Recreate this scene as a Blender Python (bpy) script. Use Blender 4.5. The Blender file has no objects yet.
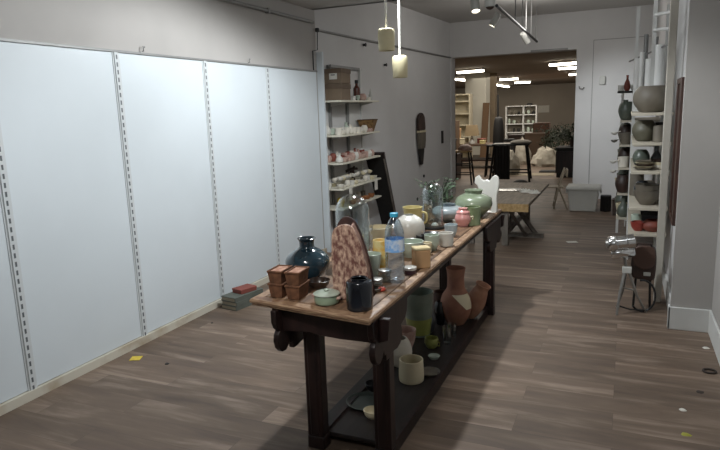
import bpy, math, random
from mathutils import Matrix, Vector
random.seed(7)
SC = bpy.context.scene
C = SC.collection
PI = math.pi

# ------------------------------------------------------------------ camera
F, H = 605.0, 1.6
PITCH, ROLL, YAW = math.radians(10.6), math.radians(-1.95), math.radians(-23.8)
cy_, sy_, cp_, sp_ = math.cos(YAW), math.sin(YAW), math.cos(PITCH), math.sin(PITCH)
FW = Vector((sy_*cp_, cy_*cp_, -sp_))
R0 = Vector((cy_, -sy_, 0))
U0 = R0.cross(FW)
RT = math.cos(ROLL)*R0 + math.sin(ROLL)*U0
UP = -math.sin(ROLL)*R0 + math.cos(ROLL)*U0
CAM = Vector((0, 0, H))
cd = bpy.data.cameras.new('camera'); cam = bpy.data.objects.new('camera', cd); C.objects.link(cam)
m = Matrix.Identity(4)
for i in range(3):
    m[i][0], m[i][1], m[i][2], m[i][3] = RT[i], UP[i], -FW[i], CAM[i]
cam.matrix_world = m
cd.sensor_width = 36; cd.lens = F*36/720; cd.clip_start = .05; cd.clip_end = 200
SC.camera = cam

# survey helpers: sight lines from the camera to a plane of the room
def ray(x, y): return FW + RT*((x-360)/F) + UP*(-(y-225)/F)
def at(x, y, z):
    d = ray(x, y); return CAM + d*((z-H)/d.z)
def aty(x, y, Y):
    d = ray(x, y); return CAM + d*(Y/d.y)
def put(xc, yt, yb, w, z, rb=.6, rt=.6):
    """base centre, radius and height of a round thing standing on height z"""
    p = at(xc, yb, z)
    for _ in range(4):
        v = p-CAM; dep = v.dot(FW); se = -v.z/v.length
        p = at(xc, yb-rb*w/2*se, z)
    R = w/2*dep/F
    h = aty(xc, yt+rt*w/2*se, p.y).z-z
    return p, R, h

# ------------------------------------------------------------------ materials
def lin(c):
    if isinstance(c, str):
        c = [int(c[i:i+2], 16)/255 for i in (0, 2, 4)]
    return tuple((x/12.92 if x <= .04045 else ((x+.055)/1.055)**2.4) for x in c) + (1,)
_M = {}
def mat(name, col, rough=.6, metal=0, var=.12, scale=8, bump=0, col2=None, lo=.35, hi=.65, stretch=None, coat=0, emit=0, spec=None, detail=4):
    if name in _M: return _M[name]
    M = bpy.data.materials.new(name); M.use_nodes = True; _M[name] = M
    nt = M.node_tree; N = nt.nodes; L = nt.links; b = N['Principled BSDF']
    b.inputs['Roughness'].default_value = rough; b.inputs['Metallic'].default_value = metal
    if coat: b.inputs['Coat Weight'].default_value = coat
    if spec is not None: b.inputs['Specular IOR Level'].default_value = spec
    c1 = lin(col)
    c2 = lin(col2) if col2 else tuple(min(1, x*(1-var)) for x in c1[:3]) + (1,)
    tc = N.new('ShaderNodeTexCoord'); mp = N.new('ShaderNodeMapping'); no = N.new('ShaderNodeTexNoise'); cr = N.new('ShaderNodeValToRGB')
    L.new(tc.outputs['Object'], mp.inputs['Vector']); L.new(mp.outputs['Vector'], no.inputs['Vector'])
    if stretch: mp.inputs['Scale'].default_value = stretch
    no.inputs['Scale'].default_value = scale; no.inputs['Detail'].default_value = detail
    L.new(no.outputs['Fac'], cr.inputs['Fac'])
    cr.color_ramp.elements[0].position = lo; cr.color_ramp.elements[1].position = hi
    cr.color_ramp.elements[0].color = c2; cr.color_ramp.elements[1].color = c1
    L.new(cr.outputs['Color'], b.inputs['Base Color'])
    if bump:
        bp = N.new('ShaderNodeBump'); bp.inputs['Strength'].default_value = bump; bp.inputs['Distance'].default_value = .01
        L.new(no.outputs['Fac'], bp.inputs['Height']); L.new(bp.outputs['Normal'], b.inputs['Normal'])
    if emit:
        b.inputs['Emission Color'].default_value = c1; b.inputs['Emission Strength'].default_value = emit
    return M
def glass(name, tint='ffffff', lo=.06, hi=.75, rough=.03):
    M = bpy.data.materials.new(name); M.use_nodes = True; nt = M.node_tree; N = nt.nodes; L = nt.links
    N.remove(N['Principled BSDF']); out = N['Material Output']
    tr = N.new('ShaderNodeBsdfTransparent'); gl = N.new('ShaderNodeBsdfGlossy'); mx = N.new('ShaderNodeMixShader'); lw = N.new('ShaderNodeLayerWeight'); mr = N.new('ShaderNodeMapRange')
    tr.inputs['Color'].default_value = lin(tint); gl.inputs['Roughness'].default_value = rough
    lw.inputs['Blend'].default_value = .25
    mr.inputs['To Min'].default_value = lo; mr.inputs['To Max'].default_value = hi
    L.new(lw.outputs['Facing'], mr.inputs['Value']); L.new(mr.outputs['Result'], mx.inputs['Fac'])
    L.new(tr.outputs[0], mx.inputs[1]); L.new(gl.outputs[0], mx.inputs[2]); L.new(mx.outputs[0], out.inputs['Surface'])
    return M

def floor_mat():
    M = bpy.data.materials.new('floor_planks'); M.use_nodes = True; nt = M.node_tree; N = nt.nodes; L = nt.links; b = N['Principled BSDF']
    tc = N.new('ShaderNodeTexCoord'); br = N.new('ShaderNodeTexBrick')
    L.new(tc.outputs['Object'], br.inputs['Vector'])
    br.offset = .37; br.offset_frequency = 2
    br.inputs['Scale'].default_value = 1; br.inputs['Brick Width'].default_value = 1.25; br.inputs['Row Height'].default_value = .178
    br.inputs['Mortar Size'].default_value = .0012; br.inputs['Mortar Smooth'].default_value = 1; br.inputs['Bias'].default_value = 0
    br.inputs['Color1'].default_value = (0, 0, 0, 1); br.inputs['Color2'].default_value = (1, 1, 1, 1); br.inputs['Mortar'].default_value = (0, 0, 0, 1)
    mp = N.new('ShaderNodeMapping'); mp.inputs['Scale'].default_value = (.75, 5.5, 1); L.new(tc.outputs['Object'], mp.inputs['Vector'])
    ad = N.new('ShaderNodeVectorMath'); ad.operation = 'ADD'; L.new(mp.outputs[0], ad.inputs[0])
    sc = N.new('ShaderNodeVectorMath'); sc.operation = 'SCALE'; sc.inputs['Scale'].default_value = 7; L.new(br.outputs['Color'], sc.inputs[0]); L.new(sc.outputs[0], ad.inputs[1])
    no = N.new('ShaderNodeTexNoise'); no.inputs['Scale'].default_value = 1.6; no.inputs['Detail'].default_value = 7; no.inputs['Roughness'].default_value = .62; no.inputs['Distortion'].default_value = .5
    L.new(ad.outputs[0], no.inputs['Vector'])
    cr = N.new('ShaderNodeValToRGB'); e = cr.color_ramp.elements
    e[0].position = .3; e[0].color = lin('5d4e44'); e[1].position = .72; e[1].color = lin('988677')
    k = e.new(.52); k.color = lin('716052')
    L.new(no.outputs['Fac'], cr.inputs['Fac'])
    mr = N.new('ShaderNodeMapRange'); mr.inputs['To Min'].default_value = .78; mr.inputs['To Max'].default_value = 1.12; L.new(br.outputs['Color'], mr.inputs['Value'])
    mu = N.new('ShaderNodeMix'); mu.data_type = 'RGBA'; mu.blend_type = 'MULTIPLY'; mu.inputs['Factor'].default_value = 1
    L.new(cr.outputs[0], mu.inputs['A']); L.new(mr.outputs[0], mu.inputs['B'])
    m2 = N.new('ShaderNodeMix'); m2.data_type = 'RGBA'; m2.inputs['B'].default_value = lin('40342e'); L.new(br.outputs['Fac'], m2.inputs['Factor']); L.new(mu.outputs['Result'], m2.inputs['A'])
    L.new(m2.outputs['Result'], b.inputs['Base Color'])
    b.inputs['Roughness'].default_value = .5; b.inputs['Specular IOR Level'].default_value = .35
    bp = N.new('ShaderNodeBump'); bp.inputs['Strength'].default_value = .12; bp.inputs['Distance'].default_value = .004
    L.new(no.outputs['Fac'], bp.inputs['Height']); L.new(bp.outputs[0], b.inputs['Normal'])
    return M
def strip_mat():
    # slotted steel strip: two columns of short punched slots
    M = bpy.data.materials.new('slotted_strip'); M.use_nodes = True; nt = M.node_tree; N = nt.nodes; L = nt.links; b = N['Principled BSDF']
    tc = N.new('ShaderNodeTexCoord'); sx = N.new('ShaderNodeSeparateXYZ'); L.new(tc.outputs['Object'], sx.inputs[0])
    def math_(op, a, v):
        n = N.new('ShaderNodeMath'); n.operation = op; L.new(a, n.inputs[0])
        if isinstance(v, (int, float)): n.inputs[1].default_value = v
        else: L.new(v, n.inputs[1])
        return n.outputs[0]
    z = math_('LESS_THAN', math_('FRACT', math_('MULTIPLY', sx.outputs['Z'], 20), 0), .58)
    ya = math_('ABSOLUTE', sx.outputs['Y'], 0)
    yb = math_('LESS_THAN', ya, .0065)
    fac = math_('MULTIPLY', z, yb)
    mx = N.new('ShaderNodeMix'); mx.data_type = 'RGBA'; L.new(fac, mx.inputs['Factor'])
    mx.inputs['A'].default_value = lin('c9cdce'); mx.inputs['B'].default_value = lin('5c6063')
    L.new(mx.outputs['Result'], b.inputs['Base Color']); b.inputs['Roughness'].default_value = .45
    return M

W_PANEL = mat('panel_white', 'd3dade', .55, var=.05, scale=1.5)
W_WALL = mat('wall_white', 'aca8a4', .85, var=.07, scale=2.2, bump=.05)
W_HALL = mat('hall_white', 'cecdcc', .8, var=.06, scale=1.6)
CEIL = mat('ceiling_white', 'c4c2be', .9, var=.06, scale=1.2)
CEIL_B = mat('ceiling_worn', '8d8377', .9, var=.1, scale=1.2)
TRIMW = mat('trim_white', 'd2d2cf', .6, var=.08, scale=6)
SKIRT = mat('skirting_stained', 'c9c3b4', .7, col2='9b8465', scale=3, lo=.3, hi=.52)
GREYMETAL = mat('grey_pipe', '8a8a88', .5, .2, scale=10)
DARKMETAL = mat('dark_metal', '2b2b2c', .5, .4)
CHROME = mat('chrome', 'dcdcdc', .16, 1, var=.05)
STEEL = mat('steel', '9a9894', .35, .8, var=.1)
DWOOD = mat('dark_wood', '2c1c1a', .42, col2='1a1010', scale=5, stretch=(6, 6, .8), bump=.06)
SHELFD = mat('shelf_dark', '2d2624', .5, col2='201a19', scale=3, stretch=(8, .8, 8))
TOPW = mat('table_top_wood', '86694f', .5, col2='5c4636', scale=5, stretch=(7, .7, 7), bump=.05)
EDGEW = mat('table_edge_wood', 'b39577', .5, col2='7a5b46', scale=6, stretch=(3, 3, 60), bump=.08)
OAK = mat('pale_wood', 'b99b6c', .55, col2='9c7e52', scale=4, stretch=(8, 1, 8))
GREYWOOD = mat('grey_wood', '7b746c', .6, col2='5d574f', scale=4, stretch=(5, 5, 1))
KRAFT = mat('kraft_card', 'b8926a', .85, var=.1, scale=12)
BOXB = mat('brown_card', '7b6a58', .85, var=.12, scale=9)
WOVEN = mat('basket_brown', '8d6d42', .8, col2='60472a', scale=30, bump=.3)
PEAT = mat('peat_brown', '7c543b', .9, col2='5e3f2c', scale=35, bump=.25)
PEATP = mat('pot_filling_pale', 'c7a08c', .9, col2='9b6d58', scale=40, bump=.3)
BLUEG = mat('glaze_blue', '2d4754', .14, col2='172832', scale=7, coat=.6, lo=.4, hi=.7)
NAVY = mat('glaze_navy', '1a2029', .16, col2='0e1117', scale=9, coat=.5)
CELADON = mat('glaze_celadon', '92a48d', .25, col2='7d9079', scale=9, coat=.4)
PALECEL = mat('glaze_pale_celadon', 'b7c2b4', .3, col2='a1ad9f', scale=9, coat=.3)
GREENV = mat('glaze_moss', '8a947c', .3, col2='737f67', scale=6, coat=.4)
BLUEGREY = mat('glaze_blue_grey', '9ba2a3', .3, col2='879196', scale=8, coat=.4)
PINK = mat('glaze_pink', 'd79c97', .3, col2='c58782', scale=8, coat=.4)
PINKP = mat('clay_pink_pale', 'c2a89b', .6, col2='a37f74', scale=14)
REDC = mat('clay_red', '8b4a3b', .6, col2='6f352a', scale=10)
REDG = mat('glaze_red', '9b4136', .35, col2='7b2d26', scale=8)
BARK = mat('bark_clay', 'd6b6a0', .6, col2='6f4840', scale=85, stretch=(1, 1, .5), lo=.38, hi=.70, bump=.5, detail=9)
BARKD = mat('bark_clay_dark', '4a2f2a', .7, col2='2c1a18', scale=14, bump=.3)
WHITEC = mat('glaze_white', 'd2cfc7', .3, var=.07, scale=9, coat=.3)
BISQUE = mat('bisque_white', 'd9d3c6', .8, var=.12, scale=12)
CREAMC = mat('glaze_cream', 'd8cdae', .4, var=.1, scale=10)
IVORY = mat('shade_ivory', 'd6cba6', .6, var=.08, scale=14)
YELLOWC = mat('glaze_yellow', 'cdbf88', .35, col2='b5a76e', scale=9, coat=.3)
YELLOWO = mat('yellow_orange', 'dfae45', .5, col2='e0cf92', scale=18, lo=.42, hi=.58)
TERRA = mat('terracotta', '9d6e58', .75, col2='83594a', scale=9)
TERRAP = mat('terracotta_pale', 'a87d64', .75, col2='8d634f', scale=9)
LIME = mat('glaze_lime', '989c56', .35, col2='7f8446', scale=9, coat=.3)
GREYCER = mat('glaze_grey', '756e62', .55, col2='5f584e', scale=6)
GREYGRN = mat('glaze_grey_green', '62675c', .35, col2='4a524a', scale=6)
SLATE = mat('glaze_slate', '44474a', .35, col2='313437', scale=8, coat=.3)
BLACKC = mat('black_gloss', '17171a', .3, var=.2)
BLACKM = mat('black_matt', '1d1b1a', .6, var=.2)
BROWNL = mat('brown_leather', '44312a', .5, col2='2c201b', scale=8)
REDB = mat('red_box', '8a4a40', .7, var=.15)
GREYBOOK = mat('grey_green_cloth', '5e625a', .8, var=.15, scale=20)
PAPER = mat('paper', 'd8d5cc', .85, var=.08, scale=20)
PAGES = mat('book_pages', 'a39a86', .9, col2='857c6a', scale=8, stretch=(1, 1, 60))
STICKY = mat('yellow_paper', 'dcc14b', .8, var=.15, scale=40)
LEAF = mat('leaf_green', '5d7a4c', .6, col2='48633d', scale=9)
LEAFG = mat('leaf_grey_green', '5d7259', .6, col2='43563f', scale=9)
LEAFD = mat('leaf_dark', '2f3a24', .6, col2='1f2818', scale=9)
BLUECAP = mat('blue_cap', '3fb0d6', .4, var=.05)
LABELB = mat('label_blue', '7fb2ea', .5, col2='dfeaf6', scale=22, lo=.42, hi=.56)
PLASTIC = mat('white_plastic', 'c4c4be', .5, var=.05)
BROWNBOT = mat('brown_glass', '5a2f24', .2, var=.2, coat=.5)
CORD = mat('white_cord', 'd9d7d0', .6, var=.05)
STRIP = strip_mat()
GLASS = glass('clear_glass', 'f2f6f6', .09, .75)
PET = glass('clear_plastic', 'f3f8fc', .06, .5, .08)
FLOORM = floor_mat()
TUBE = mat('tube_light', 'fff6e4', .5, var=.0, emit=9)
LAMPFACE = mat('lamp_face', 'fff4e0', .5, var=.0, emit=6)

# ------------------------------------------------------------------ mesh builder
class MB:
    def __init__(s): s.v = []; s.f = []
    def add(s, vs, fs, M=None):
        k = len(s.v)
        s.v += [tuple(M @ Vector(v)) if M is not None else tuple(v) for v in vs]
        s.f += [tuple(i+k for i in f) for f in fs]; return s
    def box(s, x0, x1, y0, y1, z0, z1, M=None):
        return s.add([(x0,y0,z0),(x1,y0,z0),(x1,y1,z0),(x0,y1,z0),(x0,y0,z1),(x1,y0,z1),(x1,y1,z1),(x0,y1,z1)],
                     [(3,2,1,0),(4,5,6,7),(0,1,5,4),(1,2,6,5),(2,3,7,6),(3,0,4,7)], M)
    def frustum(s, w0, d0, w1, d1, z0, z1, M=None):
        return s.add([(-w0,-d0,z0),(w0,-d0,z0),(w0,d0,z0),(-w0,d0,z0),(-w1,-d1,z1),(w1,-d1,z1),(w1,d1,z1),(-w1,d1,z1)],
                     [(3,2,1,0),(4,5,6,7),(0,1,5,4),(1,2,6,5),(2,3,7,6),(3,0,4,7)], M)
    def lathe(s, prof, n=36, M=None):
        vs = []; fs = []; rings = []
        for r, z in prof:
            if r < 1e-5: rings.append([len(vs)]); vs.append((0, 0, z))
            else:
                rings.append(list(range(len(vs), len(vs)+n)))
                vs += [(r*math.cos(2*PI*i/n), r*math.sin(2*PI*i/n), z) for i in range(n)]
        for a, b in zip(rings, rings[1:]):
            for i in range(n):
                j = (i+1) % n
                if len(a) == 1 and len(b) == 1: continue
                if len(a) == 1: fs.append((a[0], b[j], b[i]))
                elif len(b) == 1: fs.append((a[i], a[j], b[0]))
                else: fs.append((a[i], a[j], b[j], b[i]))
        return s.add(vs, fs, M)
    def tube(s, pts, r, n=8, M=None, closed=False):
        P = [Vector(p) for p in pts]; vs = []; fs = []
        K = len(P); rr = r if isinstance(r, (list, tuple)) else [r]*K
        ref = Vector((.31, .17, .93))
        for i, p in enumerate(P):
            if closed: t = P[(i+1) % K]-P[i-1]
            else: t = P[min(i+1, K-1)]-P[max(i-1, 0)]
            t.normalize(); a = t.cross(ref)
            if a.length < .05: a = t.cross(Vector((1, 0, 0)))
            a.normalize(); b = t.cross(a)
            vs += [tuple(p+(a*math.cos(2*PI*j/n)+b*math.sin(2*PI*j/n))*rr[i]) for j in range(n)]
        for i in range(K if closed else K-1):
            for j in range(n):
                k = (j+1) % n; i2 = (i+1) % K
                fs.append((i*n+j, i*n+k, i2*n+k, i2*n+j))
        if not closed:
            fs.append(tuple(range(n-1, -1, -1))); fs.append(tuple(range((K-1)*n, K*n)))
        return s.add(vs, fs, M)
    def prism(s, pts, y0, y1, M=None):
        """outline in XZ pulled along Y"""
        n = len(pts)
        vs = [(x, y0, z) for x, z in pts]+[(x, y1, z) for x, z in pts]
        fs = [tuple(range(n)), tuple(range(2*n-1, n-1, -1))]+[(i, n+i, n+(i+1) % n, (i+1) % n) for i in range(n)]
        return s.add(vs, fs, M)
    def leaf(s, p, d, L, w):
        d = Vector(d).normalized(); a = d.cross(Vector((0, 0, 1)))
        if a.length < .1: a = Vector((1, 0, 0))
        a.normalize(); p = Vector(p); u = a.cross(d)
        return s.add([p, p+d*L*.5+a*w/2-u*w*.15, p+d*L, p+d*L*.5-a*w/2-u*w*.15, p+d*L*.5+u*w*.05], [(0, 1, 4), (1, 2, 4), (2, 3, 4), (3, 0, 4)])

def TM(x=0, y=0, z=0, rx=0, ry=0, rz=0):
    return Matrix.Translation((x, y, z)) @ Matrix.Rotation(rz, 4, 'Z') @ Matrix.Rotation(ry, 4, 'Y') @ Matrix.Rotation(rx, 4, 'X')

def obj(name, mb, mt, parent=None, loc=(0, 0, 0), rz=0, bevel=0, smooth=True, ang=40, label=None):
    me = bpy.data.meshes.new(name); me.from_pydata(mb.v, [], mb.f); me.update()
    import bmesh
    bm = bmesh.new(); bm.from_mesh(me); bmesh.ops.recalc_face_normals(bm, faces=bm.faces); bm.to_mesh(me); bm.free()
    if smooth:
        me.shade_smooth(); me.set_sharp_from_angle(angle=math.radians(ang))
    me.materials.append(mt)
    o = bpy.data.objects.new(name, me); C.objects.link(o); o.location = loc; o.rotation_euler = (0, 0, rz)
    if parent: o.parent = parent
    if bevel:
        b = o.modifiers.new('bevel', 'BEVEL'); b.width = bevel; b.segments = 2; b.limit_method = 'ANGLE'
    if label: o['label'] = label
    return o
def tag(o, label, cat, group=None):
    o['label'] = label; o['category'] = cat
    if group: o['group'] = group
    return o
def thing(name, label, cat, loc=(0, 0, 0), rz=0, group=None):
    o = bpy.data.objects.new(name, None); C.objects.link(o); o.empty_display_size = .05
    o.location = loc; o.rotation_euler = (0, 0, rz); return tag(o, label, cat, group)
def single(name, mb, mt, label, cat, loc=(0, 0, 0), rz=0, group=None, **k):
    return tag(obj(name, mb, mt, None, loc, rz, **k), label, cat, group)
def struct(name, mb, mt, **k):
    o = obj(name, mb, mt, **k); o['kind'] = 'structure'; return o
def copy_tree(o, loc, rz, label, group=None):
    c = o.copy(); C.objects.link(c); c.location = loc; c.rotation_euler = (0, 0, rz); c['label'] = label
    if group: c['group'] = group
    for ch in o.children:
        d = ch.copy(); C.objects.link(d); d.parent = c
        for g in ch.children:
            e = g.copy(); C.objects.link(e); e.parent = d
    return c
ORD = ['first', 'second', 'third', 'fourth', 'fifth', 'sixth', 'seventh', 'eighth', 'ninth', 'tenth', 'eleventh', 'twelfth', 'thirteenth', 'fourteenth',
       'fifteenth', 'sixteenth', 'seventeenth', 'eighteenth', 'nineteenth', 'twentieth', 'twenty-first', 'twenty-second', 'twenty-third', 'twenty-fourth', 'twenty-fifth', 'twenty-sixth']

def spl(pts, n=5):
    """smooth a profile (Catmull-Rom)"""
    out = []
    for i in range(len(pts)-1):
        p0 = pts[max(i-1, 0)]; p1 = pts[i]; p2 = pts[i+1]; p3 = pts[min(i+2, len(pts)-1)]
        for k in range(n):
            t = k/n
            out.append(tuple(.5*((2*p1[j])+(-p0[j]+p2[j])*t+(2*p0[j]-5*p1[j]+4*p2[j]-p3[j])*t*t+(-p0[j]+3*p1[j]-3*p2[j]+p3[j])*t**3) for j in (0, 1)))
    out.append(pts[-1]); return out
def vessel(R, h, prof, wall=.006, n=36, smooth=True, M=None, mb=None):
    """open pot from an outer profile given in shares of radius and height"""
    P = [(max(r, 0)*R, z*h) for r, z in prof]
    if smooth: P = [(max(r, 0), z) for r, z in spl(P)]
    outer = [(0, 0)]+[p for p in P if p[0] > 1e-4]
    rim = outer[-1]
    inner = [(max(r-wall, .0015), max(z, wall*1.2)) for r, z in outer[1:-1]][::-1]
    prof2 = outer+[(max(rim[0]-wall*.5, .001), rim[1]+wall*.25), (max(rim[0]-wall, .001), rim[1])]+inner+[(0, wall*1.2)]
    return (mb or MB()).lathe(prof2, n, M)
CUP = [(.8, 0), (.9, .08), (.97, .5), (1, 1)]
BOWL = [(.5, 0), (.55, .05), (.85, .45), (1, 1)]
DISH = [(.6, 0), (.75, .2), (1, 1)]
STRAIGHT = [(.93, 0), (.98, .06), (1, .5), (.98, 1)]
ROUND = [(.5, 0), (.75, .12), (1, .5), (.85, .82), (.6, 1)]
BOTTLE = [(.6, 0), (.95, .12), (1, .35), (.8, .55), (.42, .72), (.36, .85), (.45, 1)]

# ------------------------------------------------------------------ the room
XL, X2A, X2B, YB = -3.15, -3.27, -2.97, 11.0
struct('floor', MB().box(-12, 3, -1.6, 34, -.1, 0), FLOORM)
struct('wall_left', MB().box(XL-.45, XL-.02, -1.6, 6.15, 0, 2.72), W_WALL)
# hall wall runs on at a slight angle, and the return between the two
struct('wall_left_hall', MB().add([(X2A,6.1,0),(X2B,YB,0),(X2B-.4,YB,0),(X2A-.4,6.1,0),(X2A,6.1,3.2),(X2B,YB,3.2),(X2B-.4,YB,3.2),(X2A-.4,6.1,3.2)],
       [(0,1,5,4),(1,2,6,5),(2,3,7,6),(3,0,4,7),(4,5,6,7),(3,2,1,0)]), W_HALL)
# back wall with the wide opening
OX0, OX1, OZ = -2.94, -.81, 2.5
bw = MB().box(-3.3, OX0, YB, YB+.25, 0, 3.2).box(OX0, OX1, YB, YB+.25, OZ, 3.2).box(OX1, .9, YB, YB+.25, 0, 3.2)
struct('wall_back', bw, W_HALL)
struct('wall_right', MB().box(.6, .9, -1.6, 4.66, 0, 2.72), W_WALL)
struct('wall_right_pillar', MB().box(.345, .62, 4.65, 4.70, 0, 3.2), W_WALL)
struct('wall_right_hall', MB().box(.372, .9, 4.69, YB, 0, 3.2), W_HALL)
struct('wall_front', MB().box(XL-.4, .9, -1.7, -1.58, 0, 2.72), W_WALL)
struct('ceiling', MB().box(XL-.4, .9, -1.6, 6.12, 2.70, 2.8), CEIL)
struct('ceiling_hall', MB().box(-3.7, .9, 6.0, YB+.2, 3.1, 3.2), CEIL)
struct('ceiling_edge', MB().box(XL-.4, .9, 6.06, 6.12, 2.7, 3.12), CEIL)
struct('ceiling_workshop', MB().box(-12, 3, YB+.1, 34, 2.68, 2.8), CEIL_B)
struct('wall_far', MB().box(-12, 3, 33.5, 33.8, 0, 2.7), mat('workshop_wall', 'a59c90', .85, var=.08, scale=1.0))
struct('wall_workshop_left', MB().box(-12, -11.7, 11, 33.5, 0, 2.7), CEIL_B)
struct('wall_workshop_right', MB().box(2.6, 3, 11, 33.5, 0, 2.7), CEIL_B)
struct('wall_workshop_front', MB().box(-12, -3.25, YB+.02, YB+.25, 0, 2.7).box(.85, 3, YB+.02, YB+.25, 0, 2.7), CEIL_B)
# white wall panels of the left wall (sheets between the slotted strips) with their top ledge
SY = [1.35, 2.27, 3.19, 4.135, 5.075, 6.1]
pm = MB()
for a, b in zip([.4]+SY, SY): pm.box(XL-.02, XL, a+.012, b-.012, .06, 2.045)
struct('wall_left_panels', pm, W_PANEL)
struct('trim_1', MB().box(XL-.02, XL+.012, -1.5, 6.1, 2.045, 2.06), GREYMETAL)
struct('trim_2', MB().box(-3.235, -3.10, 6.152, 6.185, 0, 2.26), W_PANEL)
struct('trim_3', MB().tube([(X2A+.02, 6.2, 2.52), (X2B+.02, YB-.02, 2.5)], .014, 8), GREYMETAL)
struct('baseboard_left', MB().box(XL-.02, XL+.02, -1.5, 6.12, 0, .055), SKIRT)
struct('baseboard_pillar', MB().box(.33, .6, 4.632, 4.65, 0, .165).box(.33, .345, 4.632, 4.70, 0, .165), TRIMW, bevel=.004)
struct('baseboard_right', MB().box(.585, .6, -1.5, 4.64, 0, .165), TRIMW, bevel=.004)
struct('baseboard_right_hall', MB().box(.357, .372, 4.70, YB, 0, .15), TRIMW)
struct('trim_4', MB().box(-.553, -.545, YB-.006, YB, .05, 2.62).box(-.553, .3, YB-.006, YB, 2.62, 2.628), GREYMETAL)   # panel seam and cable on back wall
struct('trim_5', MB().box(-1.55, -.95, YB-.03, YB-.002, 2.5, 2.53), GREYMETAL)

for y, t in zip(SY[1:5], ['leftmost, at the left edge of the photo', 'second from the left', 'third from the left, rising behind the grey books', 'rightmost, behind the blue vase']):
    single('slotted_wall_strip', MB().box(0, .010, -.018, .018, .03, 2.05).box(0, .004, -.03, -.018, .03, 2.05).box(0, .004, .018, .03, .03, 2.05), STRIP, 'slotted metal strip on the white panelled wall, '+t, 'wall strip', (XL, y, 0), group='slotted strips of the panelled wall')

# pipe along the upper left wall, with clips
t = thing('wall_pipe', 'thin grey pipe running along the upper left wall', 'pipe', (XL, 2.0, 2.565))
obj('pipe', MB().tube([(0, -3, 0), (0, 4.07, 0)], .018, 10), GREYMETAL, t)
for y in (0.5, 3.15): obj('clip', MB().box(-.022, .022, y-.015, y+.015, -.024, .024), GREYMETAL, t)
t = thing('wall_cable', 'short dark cable with two knobs at the end of the panelled wall', 'cable', (XL, 6.13, 2.06))
obj('cable', MB().tube([(.012, -.12, 0), (.012, -.12, .2), (.012, -.01, .22), (.015, .0, .42)], .007, 6), DARKMETAL, t)
obj('knob', MB().lathe([(0, -.02), (.02, -.02), (.024, 0), (.02, .02), (0, .02)], 12, TM(.015, 0, .43)), DARKMETAL, t)
for y, lb in ((3.45, 'near the second slotted strip'), (4.78, 'above the third white panel')):
    single('wall_hook', MB().tube([(0, 0, 0), (.014, 0, .0), (.014, 0, .035)], .004, 6).tube([(0, .02, .03), (.012, .02, .03)], .004, 6), GREYMETAL, 'tiny metal hook on the panel ledge '+lb, 'hook', (XL-.005, y, 2.07))

# ------------------------------------------------------------------ spots of the place, and added unseen fill lights
def spot(name, loc, tgt, e, ang=120, blend=.6, size=.06, col=(1, .97, .93)):
    d = bpy.data.lights.new(name, 'SPOT'); d.energy = e; d.spot_size = math.radians(ang); d.spot_blend = blend; d.shadow_soft_size = size; d.color = col
    o = bpy.data.objects.new(name, d); C.objects.link(o); o.location = loc
    o.rotation_euler = (Vector(tgt)-Vector(loc)).to_track_quat('-Z', 'Y').to_euler(); return o
def area(name, loc, tgt, e, sx, sy, col=(1, .97, .93)):
    d = bpy.data.lights.new(name, 'AREA'); d.shape = 'RECTANGLE'; d.size = sx; d.size_y = sy; d.energy = e; d.color = col
    o = bpy.data.objects.new(name, d); C.objects.link(o); o.location = loc
    o.rotation_euler = (Vector(tgt)-Vector(loc)).to_track_quat('-Z', 'Y').to_euler(); return o
COOL = (.92, .97, 1)
def point(name, loc, e, size=.2, col=(1, .97, .93)):
    d = bpy.data.lights.new(name, 'POINT'); d.energy = e; d.shadow_soft_size = size; d.color = col
    o = bpy.data.objects.new(name, d); C.objects.link(o); o.location = loc; return o
spot('spot_table', (-1.45, 3.9, 2.62), (-1.72, 3.6, 0), 164, 171, .3, .05, COOL)
spot('spot_wall', (-1.5, 4.6, 2.55), (-3.15, 4.7, .5), 27, 95, .9, .08, COOL)
spot('spot_wall_near', (-1.5, 2.2, 2.55), (-3.15, 2.2, .2), 40, 80, .9, .08, COOL)
point('room_fill', (-.7, .6, 2.3), 16, .3, COOL)  # soft unseen fill added to lift the front room
spot('display_fill_spot', (-.95, .8, 2.55), (-1.28, 3.0, .8), 85, 40, .6, .1, (1, .96, .9))  # added fill spot, out of view, brightening the fronts of the pottery
point('room_fill_mid', (-.7, 5.4, 2.55), 11, .2, COOL)  # unseen fill added for the upper wall and the right side
point('room_fill_right', (.1, 3.4, 2.5), 5, .2, COOL)  # weak fill without a fixture, added for the pillar side
point('hall_fill', (-1.2, 8.8, 2.78), 22, .25)  # added unseen fill in place of track light bouncing around the hall
spot('spot_hall', (-1.3, 8.6, 2.55), (.0, 10.9, 1.1), 130, 60, 1, .06, COOL)
spot('spot_hall_left', (-1.3, 7.0, 2.55), (-3.1, 6.8, 1.0), 9, 90, 1, .06)
area('workshop_fill_near', (-3.2, 15.5, 2.5), (-3.2, 15.6, 0), 60, 2, 3, (1, .93, .82))  # unseen fill added on top of what the workshop tubes give
area('workshop_fill_far', (-3.0, 25.5, 2.5), (-3.0, 26.2, 0), 330, 6, 6, (1, .93, .82))  # broad unseen fill added to brighten the far workshop wall
wd = bpy.data.worlds.new('world'); SC.world = wd; wd.use_nodes = True
wd.node_tree.nodes['Background'].inputs[0].default_value = (.5, .52, .55, 1); wd.node_tree.nodes['Background'].inputs[1].default_value = .05
SC.view_settings.view_transform = 'Standard'; SC.view_settings.look = 'None'; SC.view_settings.exposure = .24; SC.view_settings.gamma = 1
SC.cycles.max_bounces = 8; SC.cycles.transparent_max_bounces = 16; SC.cycles.use_denoising = True

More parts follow.
